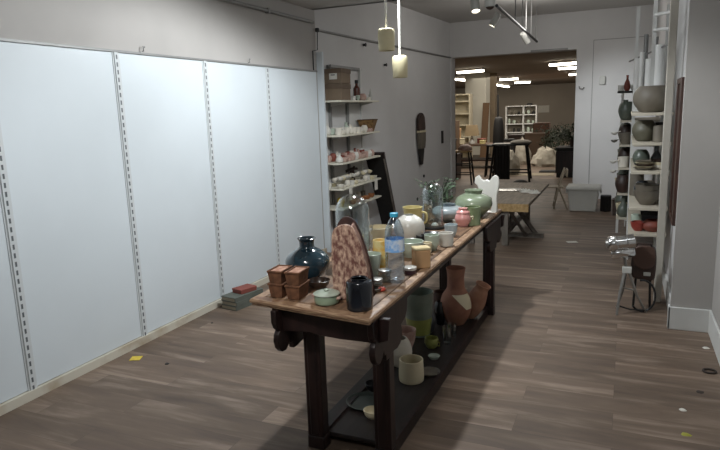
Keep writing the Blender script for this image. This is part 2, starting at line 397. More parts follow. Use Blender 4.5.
# ------------------------------------------------------------------ the long dark altar table
TZ = .78
QUAD = [(-1.545, 2.22), (-.91, 2.135), (-.905, 4.95), (-1.55, 5.0)]
def inset(d):
    sg = [(1, 1), (-1, 1), (-1, -1), (1, -1)]
    return [(x+d*a, y+d*b) for (x, y), (a, b) in zip(QUAD, sg)]
tb = thing('altar_table', 'long dark wooden table with scrolled brackets, crowded with pottery', 'table', (-1.23, 3.55, 0))
OX, OY = 1.23, -3.55
def loft(rings, cap0=True, cap1=True):
    mb = MB(); n = len(rings[0][0]); vs = []; fs = []
    for pts, z in rings: vs += [(x+OX, y+OY, z) for x, y in pts]
    for k in range(len(rings)-1):
        for i in range(n):
            j = (i+1) % n; fs.append((k*n+i, k*n+j, (k+1)*n+j, (k+1)*n+i))
    if cap0: fs.append(tuple(range(n-1, -1, -1)))
    if cap1: fs.append(tuple(range((len(rings)-1)*n, len(rings)*n)))
    return mb.add(vs, fs)
obj('tabletop', loft([(inset(.05), .757), (inset(.055), TZ-.003), (inset(.062), TZ)]), TOPW, tb, ang=20)
obj('top_moulding', loft([(inset(.03), .742), (inset(.012), .746), (inset(.006), .752), (inset(.012), .757), (inset(.002), .760), (inset(0), .770), (inset(.006), TZ-.002), (inset(.014), TZ), (inset(.046), TZ), (inset(.05), TZ-.003), (inset(.05), .757)], True, False), EDGEW, tb, ang=20, label='paler worn moulded edge')
LX = (-1.355, -1.27), (-1.005, -.922)
LY = (2.36, 2.425), (4.54, 4.605)
for x0, x1 in LX:
    for y0, y1 in LY:
        cx, cyy = (x0+x1)/2+OX+(.03 if y0 > 4 else 0), (y0+y1)/2+OY
        lg = MB()
        lg.frustum((x1-x0)/2, .0325, (x1-x0)/2, .0325, .06, .748, TM(cx, cyy, 0)).frustum((x1-x0)/2-.018, .037, (x1-x0)/2-.018, .037, .07, .70, TM(cx, cyy, 0))
        lg.frustum((x1-x0)/2+.003, .036, (x1-x0)/2+.001, .034, 0, .065, TM(cx, cyy, 0))
        obj('leg', lg, DWOOD, tb, bevel=.006)
def lobes2(L):
    s = [(0, .53), (.05, .525), (.09, .535), (.115, .56), (.12, .59), (.105, .62), (.13, .625), (.17, .635), (.195, .66), (.205, .70), (.2, .745)]
    return [(a*L/.2, z) for a, z in s]
def lobes(sgn, L):
    s = [(0, .52), (.035, .52), (.04, .55), (.062, .553), (.068, .575), (.085, .555), (.115, .537), (.15, .54), (.178, .565), (.19, .6), (.182, .63), (.165, .645), (.185, .66), (.2, .69), (.2, .745)]
    k = L/.2
    return [(sgn*a*k, z) for a, z in s]
for xs in (-1.40, -.935):
    for (y0, y1), e0, e1 in ((LY[0], .175, .19), (LY[1], .24, .25)):
        a = lobes(-1, e0) if y0 < 4 else [(-p, z) for p, z in lobes2(e0)]
        b = lobes2(e1) if y0 < 4 else lobes(1, e1)
        pts = [(p+y0+OY, z) for p, z in a[::-1]]+[(p+y1+OY, z) for p, z in b]
        obj('spandrel', MB().prism(pts, -.014, .014, Matrix.Translation((xs+OX+(.03 if y0 > 4 else 0), 0, 0)) @ Matrix.Rotation(PI/2, 4, 'Z')), DWOOD, tb, bevel=.004)
    obj('apron', MB().box(xs-.012+OX, xs+.012+OX, 2.25+OY, 4.86+OY, .722, .745), DWOOD, tb)
for y in (2.255, 4.87):
    obj('end_apron', MB().prism([(-1.44+OX, .745), (-1.445+OX, .65), (-1.42+OX, .632), (-1.25+OX, .645), (-1.2+OX, .635), (-1.1+OX, .63), (-.93+OX, .632), (-.88+OX, .65), (-.87+OX, .745)], y-.013+OY, y+.013+OY), DWOOD, tb, bevel=.003)
obj('lower_shelf', MB().box(-1.37+OX, -.955+OX, 2.435+OY, 4.53+OY, .035, .058), SHELFD, tb, bevel=.003)
for x in (-1.30, -.945): obj('foot_rail', MB().box(x-.012+OX, x+.012+OX, 2.43+OY, 4.54+OY, .0, .07), DWOOD, tb)
SZ = .058
# ------------------------------------------------------------------ things on the table
def pot(name, mt, label, cat, xc, yt, yb, w, prof, z=TZ, rb=.6, rt=.6, wall=.006, smooth=True, group=None, hs=1.0, **k):
    p, R, h = put(xc, yt, yb, w, z, rb, rt)
    return single(name, vessel(R, h*hs, prof, wall, smooth=smooth), mt, label, cat, (p.x, p.y, z), group=group, **k), R, h*hs
def vthing(name, label, cat, xc, yt, yb, w, z=TZ, rb=.6, rt=.6, group=None):
    p, R, h = put(xc, yt, yb, w, z, rb, rt)
    return thing(name, label, cat, (p.x, p.y, z), 0, group), R, h

# square peat pots, two stacks of two
def peat(loc, label, full):
    t = thing('square_pot', label, 'pot', loc, math.radians(4), 'square brown pots on the table corner')
    w, d, h = .0345, .056, .068
    mb = MB()
    o0, o1 = (w*.82, d*.84), (w, d)
    t_ = .004
    vs = [];
    for (a, b), z in ((o0, 0), (o1, h-.01), ((w+.003, d+.003), h-.008), ((w+.003, d+.003), h), ((w-t_, d-t_), h), ((w*.8, d*.82), .012)):
        vs += [(-a, -b, z), (a, -b, z), (a, b, z), (-a, b, z)]
    fs = [(3, 2, 1, 0)]+[(4*k+i, 4*k+(i+1) % 4, 4*k+4+(i+1) % 4, 4*k+4+i) for k in range(5) for i in range(4)]+[(20, 21, 22, 23)]
    obj('body', mb.add(vs, fs), PEAT, t, bevel=.003)
    if full: obj('filling', MB().frustum(w-.006, d-.006, w-.005, d-.005, h-.02, h-.004), PEATP, t, bevel=.004, label='pale crumbly filling')
    return t
a = at(276, 298, TZ); b = at(292, 300, TZ)
ax, ay = a.x-.002, a.y+.05; bx, by = b.x+.003, b.y+.05
peat((ax, ay, TZ), 'square brown pot at the bottom of the left stack on the table corner', False)
peat((ax-.002, ay+.004, TZ+.059), 'square brown pot on top of the left stack, beside the blue vase', True)
peat((bx, by, TZ), 'square brown pot at the bottom of the right stack on the table corner', False)
peat((bx-.004, by+.01, TZ+.059), 'square brown pot filled to the rim on top of the right stack', True)
# blue vase
t, R, h = vthing('bulbous_vase', 'glossy dark blue bulbous vase with a short flared neck', 'vase', 308.5, 237, 284, 44, rb=.5, rt=.2)
V = [(.46, 0), (.5, .03), (.82, .2), (1, .42), (.93, .58), (.62, .72), (.37, .79), (.33, .86), (.35, .95), (.43, 1)]
obj('body', vessel(R, h, V, .006), BLUEG, t)
obj('foot_ring', MB().lathe([(.44*R, 0), (.5*R, 0), (.5*R, .012), (.44*R, .012)], 36), BLUEG, t)
pot('small_bowl', mat('glaze_dark_brown', '33261f', .3, coat=.3), 'small dark brown bowl between the blue vase and the green lidded pot', 'bowl', 319, 278, 290, 23, BOWL, wall=.004)
# celadon lidded pot
t, R, h = vthing('lidded_pot', 'small celadon green lidded pot with pale lug handles', 'lidded pot', 327, 288, 306, 25, rb=.8, rt=.8)
obj('body', vessel(R, h*.78, [(.75, 0), (.95, .1), (1, .55), (.97, 1)], .004), CELADON, t)
ld = obj('lid', MB().lathe([(0, h*.78), (R*1.06, h*.78), (R*1.07, h*.84), (R*.9, h*.94), (R*.5, h*1.0), (0, h*1.03)], 36), PALECEL, t, label='paler green lid')
obj('knob', MB().lathe(spl([(0, h*1.0), (R*.15, h*1.02), (R*.22, h*1.12), (R*.12, h*1.2), (0, h*1.22)]), 16), PALECEL, ld)
for s in (-1, 1): obj('handle', MB().tube([(s*R*.95, -.008, h*.5), (s*R*1.22, -.006, h*.58), (s*R*1.22, .006, h*.58), (s*R*.95, .008, h*.5)], .006, 8), PINKP, t, label='pale pink lug')
# navy jar
pot('dark_jar', NAVY, 'glossy navy black jar at the near right corner of the table', 'jar', 360, 275, 312, 27, [(.93, 0), (.98, .05), (1, .5), (.97, .85), (.8, .93), (.62, .95), (.66, 1)], rb=.95, rt=.66, wall=.005)
# tall bark-textured slab vessel
def slab_vessel():
    p = at(352, 300, TZ); dep = (p-CAM).dot(FW); s = dep/F
    t = thing('slab_vase', 'tall arched brown slab-built vase with bark-like mottled surface', 'vase', (p.x, p.y+.05, TZ), math.radians(10))
    H1 = 74*s
    fr = [(-.09, 0), (-.094, .12), (-.094, .22), (-.09, .29), (-.076, .322), (-.05, .337), (-.02, .34), (.006, .325), (.03, .275), (.054, .19), (.072, .1), (.078, 0)]
    bk = [(-.092, 0), (-.096, .13), (-.096, .24), (-.09, .31), (-.074, .345), (-.05, .36), (-.025, .358), (.0, .335), (.026, .275), (.052, .19), (.07, .1), (.077, 0)]
    obj('front_slab', MB().prism(spl(fr, 3), -.052, -.034), BARK, t, bevel=.004)
    obj('back_slab', MB().prism(spl(bk, 3), .03, .046), BARKD, t, bevel=.004, label='dark back slab rising above the front')
    mb = MB(); f2, b2 = fr[:4], bk[:4]
    for P, Q in ((fr[:4], bk[:4]), (fr[7:], bk[7:])):
        n = len(P); o = -1 if P[0][0] < 0 else 1
        vs = [(x-o*.006, -.036, z) for x, z in P]+[(x-o*.006, .032, z) for x, z in Q]+[(x-o*.014, -.036, z) for x, z in P]+[(x-o*.014, .032, z) for x, z in Q]
        fs = []
        for i in range(n-1): fs += [(i, i+1, n+i+1, n+i), (2*n+i, 3*n+i, 3*n+i+1, 2*n+i+1)]
        fs += [(0, n, 3*n, 2*n), (n-1, 2*n-1, 4*n-1, 3*n-1)]
        mb.add(vs, fs)
    obj('side_wall', mb, mat('bark_edge', 'b08d7d', .7, col2='7b5548', scale=20), t)
    obj('base', MB().box(-.086, .072, -.036, .032, .0, .012), BARKD, t)
slab_vessel()
# glass cloches
def cloche(label, xc, yt, yb, w, base_mt, base_label):
    t, R, h = vthing('glass_cloche', label, 'cloche', xc, yt, yb, w, rb=1.0, rt=0)
    o = [(R, .018), (R*.995, h*.3), (R*.98, h-R*1.0)]
    o += [(R*.98*math.cos(a), h-R*.98+R*.98*math.sin(a)) for a in [PI/2*k/9 for k in range(1, 9)]]+[(0, h)]
    w_ = .003
    i = [(0, h-w_)]+[(max(r-w_, .001), z-w_*(z > h-R)) for r, z in o[:-1]][::-1]
    obj('dome', MB().lathe(o+i+[(R, .018)], 48), GLASS, t, ang=60)
    obj('base', MB().lathe([(0, 0), (R*1.12, 0), (R*1.15, .006), (R*1.12, .014), (R*1.02, .017), (0, .017)], 40), base_mt, t, label=base_label)
    return t, R, h
cloche('large empty glass cloche standing behind the brown slab vase', 354, 194, 266, 34, OAK, 'pale round base')
# cream and yellow things behind the bottle
pot('celadon_cup', PALECEL, 'pale celadon cup with a wide white rim beside the slab vase', 'cup', 372, 251, 277, 20, [(.6, 0), (.66, .05), (.85, .5), (1, 1)], rb=.6, rt=1, wall=.004)
pot('cream_bowl', CREAMC, 'cream yellow bowl with a wavy rim left of the bottle', 'bowl', 379, 224, 246, 26, [(.55, 0), (.6, .06), (.9, .5), (1, .9), (1.0, 1)], rb=.55, rt=1, wall=.005)
pot('tall_beaker', YELLOWO, 'tall yellow beaker with orange streaks beside the water bottle', 'beaker', 381, 238, 272, 15, [(.85, 0), (.92, .06), (1, .5), (1, 1)], rb=.85, rt=1, wall=.004)
t, R, h = vthing('coral_ornament', 'spiky white ceramic ornament between the glass cloche and the cream bowl', 'ornament', 367, 226, 258, 12, rb=.8, rt=.5)
mb = MB().lathe(spl([(0, 0), (R*.9, 0), (R*.7, h*.3), (R*.45, h*.7), (0, h*.8)]), 16)
for k in range(9):
    an = k*2.4; z = h*(.25+.07*k); mb.tube([(0, 0, z-.02), (math.cos(an)*R*.9, math.sin(an)*R*.9, z+.02), (math.cos(an)*R*1.1, math.sin(an)*R*1.1, z+.045)], [.012, .009, .004], 6)
obj('ornament_body', mb, WHITEC, t)
# water bottle
t, R, h = vthing('water_bottle', 'large clear plastic water bottle with blue cap and pale blue label', 'bottle', 395.5, 212, 284, 19.5, rb=.9, rt=.3)
pr = [(.75, 0), (.96, .02), (1, .06)]
for k in range(7):
    z = .09+.05*k; pr += [(1, z), (.955, z+.018), (1, z+.036)]
pr += [(1, .44), (.985, .45), (.985, .64), (1, .66), (.98, .72), (.86, .80), (.6, .885), (.36, .93), (.34, .95)]
outer = [(0, 0)]+[(r*R, z*h) for r, z in pr]
inner = [(max(r-.0012, .001), max(z, .003)) for r, z in outer[1:]][::-1]+[(0, .003)]
obj('body', MB().lathe(outer+inner, 32), PET, t, ang=50)
obj('cap', MB().lathe([(0, .945*h), (.42*R, .945*h), (.42*R, .995*h), (.36*R, 1.0*h), (0, 1.0*h)], 24), BLUECAP, t, label='blue screw cap')
obj('label_band', MB().lathe([(R*.992, .455*h), (R*1.0, .455*h), (R*1.0, .635*h), (R*.992, .635*h)], 32), LABELB, t, label='white and light blue paper label')
# jars by the bottle
def glass_jar(label, xc, yt, yb, w, lidm):
    t, R, h = vthing('glass_jar', label, 'jar', xc, yt, yb, w, rb=.9, rt=.9)
    obj('body', vessel(R, h*.85, STRAIGHT, .003), GLASS, t)
    obj('lid', MB().lathe([(0, h*.84), (R*1.04, h*.84), (R*1.04, h), (R*.9, h*1.03), (0, h*1.03)], 24), lidm, t)
    obj('contents', MB().lathe([(0, .004), (R*.86, .004), (R*.88, h*.45), (0, h*.47)], 20), GREYCER, t)
glass_jar('small glass jar with a pale metal lid, nearer the water bottle', 385, 268, 283, 13, STEEL)
glass_jar('small glass jar with a steel lid right behind the navy jar', 377, 277, 291, 12, STEEL)
p = at(382, 291, TZ)
single('red_pebble', MB().lathe(spl([(0, 0), (.016, .002), (.018, .010), (.010, .018), (0, .019)]), 14), mat('red_glaze_small', 'b5402f', .35), 'tiny red ceramic piece on the table right of the navy jar', 'ornament', (p.x, p.y, TZ))
p = at(369, 293, TZ)
single('small_dish', vessel(.03, .018, DISH, .004), GREYCER, 'tiny grey dish behind the navy jar', 'dish', (p.x+.02, p.y+.03, TZ))
# white saucer and kraft box
t, R, h = vthing('lidded_tin', 'low round dark tin with a white lid, in front of the card box', 'tin', 410, 265, 275, 13, rb=.9, rt=.9)
obj('body', MB().lathe([(0, 0), (R*.92, 0), (R, h*.6), (0, h*.6)], 28), mat('plum', '4b3038', .5), t)
obj('lid', MB().lathe([(0, h*.6), (R*1.03, h*.6), (R*1.03, h*.95), (R*.9, h), (0, h)], 28), WHITEC, t, label='white lid')
p = at(421, 269, TZ)
t = thing('card_box', 'small upright kraft card box with a pale lid', 'box', (p.x-.01, p.y+.035, TZ), math.radians(36))
obj('body', MB().box(-.043, .043, -.034, .034, 0, .098), KRAFT, t, bevel=.006)
obj('lid', MB().box(-.0445, .0445, -.0355, .0355, .098, .112), mat('kraft_pale', 'd9c79a', .8), t, bevel=.005, label='pale cream lid')
# bowls and cups in the middle
pot('shallow_bowl', PALECEL, 'wide pale green bowl behind the card box', 'bowl', 411, 238, 258, 26, [(.5, 0), (.55, .06), (.9, .5), (1, 1)], rb=.5, rt=1, wall=.005)
t, R, h = vthing('moon_jar', 'large round white jar rising behind the water bottle', 'jar', 409.5, 214, 244, 31, rb=.45, rt=.3)
obj('body', vessel(R, h, [(.45, 0), (.5, .04), (.82, .22), (1, .5), (.86, .8), (.5, .96), (.36, 1)], .006), WHITEC, t)
t, R, h = vthing('handled_mug', 'yellow mug with a side handle, behind the round white jar', 'mug', 413, 205, 232, 20, rb=.9, rt=1)
obj('body', vessel(R, h, [(.82, 0), (.9, .05), (.92, .4), (.9, .75), (1, 1)], .005), YELLOWC, t)
obj('handle', MB().tube(spl([(R*.88, h*.8), (R*1.5, h*.72), (R*1.45, h*.4), (R*.88, h*.25)]) and [(x, 0, z) for x, z in spl([(R*.88, h*.8), (R*1.4, h*.74), (R*1.4, h*.42), (R*.88, h*.28)])], .008, 8), YELLOWC, t)
pot('cup', CREAMC, 'small cream cup right behind the card box', 'cup', 426, 241, 255, 12, CUP, rb=.8, rt=1, wall=.004, group='cups near the card box')
pot('cup', PALECEL, 'pale speckled cup between the cream cup and the white cup', 'cup', 432, 233, 251, 15, [(.55, 0), (.6, .05), (.93, .45), (1, 1)], rb=.6, rt=1, wall=.004, group='cups near the card box')
pot('cup', WHITEC, 'low white cup with dark inside at the table edge', 'cup', 446, 231, 247, 15, [(.88, 0), (.96, .08), (1, .5), (1, 1)], rb=.9, rt=1, wall=.005, group='cups near the card box')
t, R, h = pot('cup', mat('glaze_pale_blue', 'b3bfc4', .3, coat=.3), 'pale blue cup in front of the pink lidded pot', 'cup', 451, 223, 237, 13, [(.55, 0), (.6, .05), (.93, .45), (1, 1)], rb=.6, rt=1, wall=.004, group='cups near the card box')
pot('ink_cup', BLACKC, 'small black cup beside the round white jar', 'cup', 421, 234, 246, 10, CUP, rb=.8, rt=1, wall=.004)
pot('dark_saucer', BLACKC, 'flat black saucer in front of the small cloche', 'saucer', 432, 231, 240, 27, [(.5, 0), (.6, .2), (1, 1)], rb=.5, rt=1, wall=.004)
t, R, h = cloche('smaller glass cloche on a black stand, further along the table', 433, 182, 230, 21, BLACKC, 'black round base')
obj('display_piece', MB().lathe(spl([(0, .018), (R*.3, .018), (R*.34, .026), (R*.2, .04), (0, .042)]), 20, TM(R*.25, -R*.2, 0)), WHITEC, t, label='small white piece under the glass')
# blue-grey vase
t, R, h = vthing('squat_vase', 'squat blue grey vase with a ring neck right of the small cloche', 'vase', 448, 203, 222, 32, rb=.5, rt=.35)
obj('body', vessel(R, h, [(.45, 0), (.52, .04), (.88, .3), (1, .55), (.85, .8), (.46, .92), (.42, 1)], .006), BLUEGREY, t)
obj('neck_ring', MB().lathe([(R*.38, h*.93), (R*.48, h*.95), (R*.48, h*1.02), (R*.38, h*1.02)], 28), mat('glaze_slate_blue', '66767f', .3, coat=.3), t)
# pink lidded pot
t, R, h = vthing('lidded_pot', 'small round pink lidded pot near the table edge', 'lidded pot', 463, 207, 227, 16, rb=.6, rt=.5)
obj('body', vessel(R, h*.72, [(.6, 0), (.66, .05), (.95, .4), (1, .65), (.8, 1)], .004), PINK, t)
obj('lid', MB().lathe(spl([(0, h*.72), (R*.78, h*.72), (R*.8, h*.8), (R*.55, h*.9), (R*.6, h*.98), (R*.5, h), (0, h)], 3), 28), PINK, t)
obj('handle', MB().tube([(R*.9, 0, h*.5), (R*1.3, 0, h*.56), (R*1.2, 0, h*.4)], .006, 8), CREAMC, t, label='cream side lug')
# big moss green vase with a pale pot in front, dog and plant behind
t, R, h = vthing('squat_vase', 'large squat moss green vase with a low collar at the far end', 'vase', 473.5, 188.5, 218, 37, rb=.5, rt=.4)
obj('body', vessel(R, h, [(.42, 0), (.5, .04), (.9, .32), (1, .5), (.88, .72), (.58, .84), (.46, .88), (.47, .96), (.5, 1)], .007), GREENV, t)
pot('cylinder_pot', mat('glaze_sage', '8c9b78', .35, col2='74835f', scale=10, coat=.3), 'sage green cylinder pot standing in front of the large green vase', 'pot', 472, 205, 226, 17, STRAIGHT, rb=.95, rt=1, wall=.005)
pot('small_dish', WHITEC, 'tiny white dish beside the pink lidded pot', 'dish', 457, 219, 226, 9, DISH, rb=.6, rt=1, wall=.004)
def dog():
    p = at(490, 212.5, TZ); dep = (p-CAM).dot(FW); s = dep/F
    t = thing('animal_figure', 'flat white ceramic animal figure standing behind the green vase', 'figurine', (p.x, p.y+.02, TZ), math.radians(-10))
    o = [(473, 183), (474, 177), (478, 174.5), (480, 178), (483, 180), (486, 178.5), (489, 180), (492, 176), (495, 174), (498, 176), (499.3, 181), (498.5, 188), (497, 194), (497, 204), (497.5, 210.5), (490, 211), (491.5, 205), (491.5, 197), (486, 196), (482, 197), (481, 204), (481, 210.5), (477, 210.5), (477.5, 200), (478, 190), (476, 185)]
    pts = [((x-490)*s, (211-y)*s*1.02) for x, y in o]
    obj('figure_body', MB().prism(pts, -.011, .011), WHITEC, t, bevel=.007)
    obj('figure_base', MB().box(-.07, .05, -.03, .03, 0, .006), WHITEC, t, bevel=.003)
dog()
def plant():
    p = at(450, 214, TZ)
    t = thing('potted_plant', 'grey green leafy plant in a dark pot at the far end of the table', 'plant', (p.x-.1, p.y+.04, TZ))
    obj('plant_pot', vessel(.06, .09, CUP, .005), SLATE, t)
    st = MB(); lf = MB(); rnd = random.Random(3)
    for k in range(30):
        an = rnd.uniform(0, 2*PI); r = rnd.uniform(.06, .27); hh = rnd.uniform(.02, .2); e = Vector((math.cos(an)*r, math.sin(an)*r*.6, .08+hh))
        st.tube([(0, 0, .07), (e.x*.5, e.y*.5, .07+hh*.6), tuple(e)], .003, 5)
        for q in range(7):
            f = .35+.65*q/6; P = Vector((e.x*f, e.y*f, .07+hh*f))
            d = Vector((rnd.uniform(-1, 1), rnd.uniform(-1, 1), rnd.uniform(-.2, .6)))
            lf.leaf(P, d, rnd.uniform(.04, .075), rnd.uniform(.018, .03))
    obj('stems', st, LEAFD, t); o = obj('foliage', lf, LEAFG, t, smooth=False)
plant()

# ------------------------------------------------------------------ under the table, on the low shelf
UZ = SZ
def upot(*a, **k): return pot(*a, z=UZ, **k)
upot('cup', CREAMC, 'cream handleless cup standing under the table near the right front leg', 'cup', 411.5, 354, 385, 25, [(.93, 0), (.99, .07), (1, .4), (.96, 1)], rb=.95, rt=.95, wall=.007, smooth=True)
upot('round_vase', BISQUE, 'round white vase behind the cream cup under the table', 'vase', 400, 335, 368, 25, ROUND, rb=.6, rt=.6)
upot('open_pot', PINKP, 'dusty pink pot with a dark mouth under the table', 'pot', 405, 325, 352, 23, [(.55, 0), (.6, .05), (.88, .5), (1, 1)], rb=.6, rt=1)
t, R, h = vthing('tall_pot', 'large grey green pot with a lime glazed lower half under the table', 'pot', 419, 286, 338, 30, z=UZ, rb=.7, rt=1)
obj('body', vessel(R, h, [(.7, 0), (.74, .03), (.86, .4), (.96, .8), (1, 1)], .008), mat('glaze_mist_green', '7c877c', .35, col2='687268', scale=6), t)
obj('glaze_band', MB().lathe([(R*(.74+.12*f/.37)+.0015, h*(.03+f)) for f in (.02, .12, .24, .36)]+[(R*.868, h*.42)], 36), LIME, t, label='lime green glaze on the lower half')
t, R, h = vthing('bottle_vase', 'tall terracotta bottle vase with a cream patch under the table', 'vase', 456, 266, 326, 31, z=UZ, rb=.6, rt=.3)
BV = [(.55, 0), (.62, .03), (.9, .18), (1, .34), (.88, .5), (.66, .6), (.56, .66), (.53, .8), (.57, .93), (.62, 1)]
obj('body', vessel(R, h, BV, .007), TERRA, t)
# cream patch follows the pot wall on its right side
sp = spl([(r*R, z*h) for r, z in BV]); vs = []; fs = []
sel = [q for q in sp if .3*h < q[1] < .58*h]; nA = 7
for i, (r, z) in enumerate(sel):
    f = i/(len(sel)-1)
    for k in range(nA):
        a_ = math.radians(-35)-math.radians(60)*f*(1-k/(nA-1))+math.radians(30)*k/(nA-1)
        vs.append(((r+.002)*math.cos(a_), (r+.002)*math.sin(a_), z))
for i in range(len(sel)-1):
    for k in range(nA-1): fs.append((i*nA+k, i*nA+k+1, (i+1)*nA+k+1, (i+1)*nA+k))
obj('slip_patch', MB().add(vs, fs), CREAMC, t, label='cream slip patch')
# terracotta jug lying tilted
p, R, h = put(471, 278, 320, 20, UZ, .6, .6)
t = thing('tilted_jar', 'terracotta jar tilted with its mouth to the right, beside the far leg', 'jar', (p.x, p.y, UZ))
obj('body', vessel(R*1.0, h*.95, [(.5, 0), (.7, .08), (1, .42), (.8, .75), (.66, .88), (.78, 1)], .006, M=TM(-.02, 0, .012, 0, math.radians(24), 0)), TERRAP, t)
upot('round_jar', SLATE, 'dark slate round jar in front of the lime glazed pot', 'jar', 428, 308, 334, 17, ROUND, rb=.6, rt=.6)
upot('round_jar', BLACKC, 'small black jar between the slate jar and the terracotta bottle vase', 'jar', 440, 300, 325, 13, ROUND, rb=.6, rt=.6)
upot('cylinder_pot', mat('clay_dark_brown', '4a342c', .6), 'dark brown cylinder pot left of the terracotta bottle vase', 'pot', 441, 289, 318, 15, STRAIGHT, rb=.95, rt=1)
t, R, h = vthing('lime_cup', 'small lime green cup with a handle under the table', 'cup', 431.5, 335, 349, 14, z=UZ, rb=.7, rt=1)
obj('body', vessel(R, h, [(.6, 0), (.75, .1), (1, .55), (.95, 1)], .004), LIME, t)
obj('handle', MB().tube([(R*.9, -.01, h*.75), (R*1.35, -.02, h*.7), (R*1.3, -.02, h*.35), (R*.85, -.01, h*.3)], .004, 8), LIME, t)
for xc, yt, yb, w, lb in ((447, 325, 345, 9, 'small clear glass beaker at the edge of the low shelf'), (452, 322, 338, 9, 'clear glass beaker behind another one on the low shelf')):
    upot('glass_beaker', GLASS, lb, 'glass', xc, yt, yb, w, CUP, rb=.8, rt=1, wall=.003)
upot('plate', GREYCER, 'grey oval plate leaning flat beside the cream cup on the low shelf', 'plate', 430, 357, 376, 21, [(.7, 0), (.85, .3), (1, 1)], rb=.6, rt=1, hs=.2, wall=.004)
upot('small_dish', PALECEL, 'small pale dish with a dark centre behind the grey plate', 'dish', 434, 349, 360, 12, [(.7, 0), (1, 1)], rb=.7, rt=1, hs=.4, wall=.004)
upot('plate', mat('glaze_deep_green', '414a45', .4), 'dark green grey plate on the low shelf behind the left front leg', 'plate', 366, 376, 409, 40, [(.6, 0), (.8, .3), (1, 1)], rb=.6, rt=1, hs=.16, wall=.005)
p = at(370, 393, UZ)
single('black_bowl', vessel(.045, .045, BOWL, .004), BLACKC, 'black bowl standing in the dark green plate under the table', 'bowl', (p.x+.01, p.y+.02, UZ+.008))
upot('cup', CREAMC, 'cream cup lying low behind the right front leg', 'cup', 372, 402, 420, 17, BOWL, rb=.6, rt=1, hs=.7)

# ------------------------------------------------------------------ books and floor litter
p = at(238, 309, 0)
p0 = at(230, 310, 0); bx_, by_ = p0.x+.015, p0.y+.17
z = 0
for k, (w, d, h, a) in enumerate(((.085, .17, .036, 0), (.084, .168, .036, 1.5), (.084, .17, .037, -1))):
    t = thing('book', 'grey green book on the floor by the left wall, '+['bottom', 'middle', 'top'][k]+' of three', 'book', (bx_, by_, z), math.radians(-9+a), 'books on the floor by the wall')
    obj('pages', MB().box(-w+.004, w-.006, -d+.004, d-.006, .005, h-.005), PAGES, t)
    obj('cover', MB().box(-w, w, -d, d, 0, .005).box(-w, w, -d, d, h-.005, h).box(w-.005, w, -d, d, .004, h-.004), GREYBOOK, t, bevel=.001)
    z += h
t = thing('small_box', 'small dull red box lying on the stack of books', 'box', (bx_+.005, by_+.03, z), math.radians(-16))
obj('body', MB().box(-.06, .06, -.085, .085, 0, .024), REDB, t, bevel=.003); obj('lid', MB().box(-.062, .062, -.087, .087, .02, .038), REDB, t, bevel=.003)
p = at(136, 358.5, 0)
single('paper_note', MB().box(-.035, .035, -.035, .035, .0, .003), STICKY, 'small yellow paper note on the floor by the left wall', 'note', (p.x, p.y, 0), math.radians(25))
def crumb(name, mt, label, x, y, r, cat, fl=.3):
    p = at(x, y, 0); rnd = random.Random(int(x)); mb = MB(); n = 9
    vs = [(r*rnd.uniform(.6, 1)*math.cos(2*PI*k/n), r*rnd.uniform(.5, .9)*math.sin(2*PI*k/n), 0) for k in range(n)]
    vs += [(x_*.7, y_*.7, r*fl*rnd.uniform(.6, 1)) for x_, y_, _ in vs]
    fs = [tuple(range(n-1, -1, -1)), tuple(range(n, 2*n))]+[(k, (k+1) % n, n+(k+1) % n, n+k) for k in range(n)]
    single(name, mb.add(vs, fs), mt, label, cat, (p.x, p.y, 0))
crumb('dark_crumb', BLACKM, 'dark crumb on the floor right of the yellow note', 167, 364, .02, 'debris')
crumb('dark_crumb', BLACKM, 'tiny dark crumb on the floor below the grey books', 212, 323, .014, 'debris')
crumb('dry_leaf', mat('yellow_leaf', '9c9a3a', .7), 'yellow green leaf on the floor at the lower right', 686, 434.5, .028, 'leaf', .15)
crumb('plaster_chip', PAPER, 'pale chip on the floor above the yellow green leaf', 683, 410, .022, 'debris')
crumb('plaster_chip', PAPER, 'pale chip on the floor by the right skirting', 706, 348, .028, 'debris', .2)
crumb('dark_patch', mat('rubber', '3a312c', .8), 'flat dark scrap on the floor near the right wall', 700, 392, .03, 'debris', .1)
p = at(709.5, 372, 0)
single('rubber_ring', MB().tube([(.035*math.cos(a*PI/8), .03*math.sin(a*PI/8), .006) for a in range(16)], .006, 8, closed=True), mat('rubber', '3a312c', .8), 'small dark ring lying on the floor by the right wall', 'ring', (p.x, p.y, 0))
p = at(574, 237, 0)
single('paper_scrap', MB().box(-.06, .06, -.04, .04, 0, .003), PAPER, 'white paper scrap on the floor in the hall', 'paper', (p.x, p.y-.3, 0), .4)
# ------------------------------------------------------------------ pendants
def pendant(xc, yt, yb, w, Y, label):
    a = aty(xc, (yt+yb)/2, Y); dep = (a-CAM).dot(FW); s = dep/F; h = (yb-yt)*s*.99; R = w/2*s
    t = thing('pendant_lamp', label, 'lamp', (a.x, Y, a.z-h/2), 0, 'cream pendant lamps')
    obj('lamp_shade', MB().lathe([(0, h), (R*.7, h), (R*.93, h-.006), (R*.99, h-.02), (R, h*.6), (R*.95, .004), (R*.93, 0), (R*.87, 0), (R*.9, h*.6), (R*.85, h-.012), (0, h-.012)], 36), IVORY, t)
    obj('cord', MB().tube([(0, 0, h), (0, 0, 2.7-(a.z-h/2))], .0075, 8), CORD, t)
    obj('socket', MB().lathe([(0, h*.5), (.018, h*.5), (.02, h-.012), (0, h-.012)], 16), BLACKM, t)
pendant(386.5, 29, 50.5, 17, 3.8, 'cream cylinder pendant lamp on a white cord, the left and higher one')
pendant(400, 56, 77.5, 15.5, 4.05, 'cream cylinder pendant lamp on a white cord, the right and lower one')

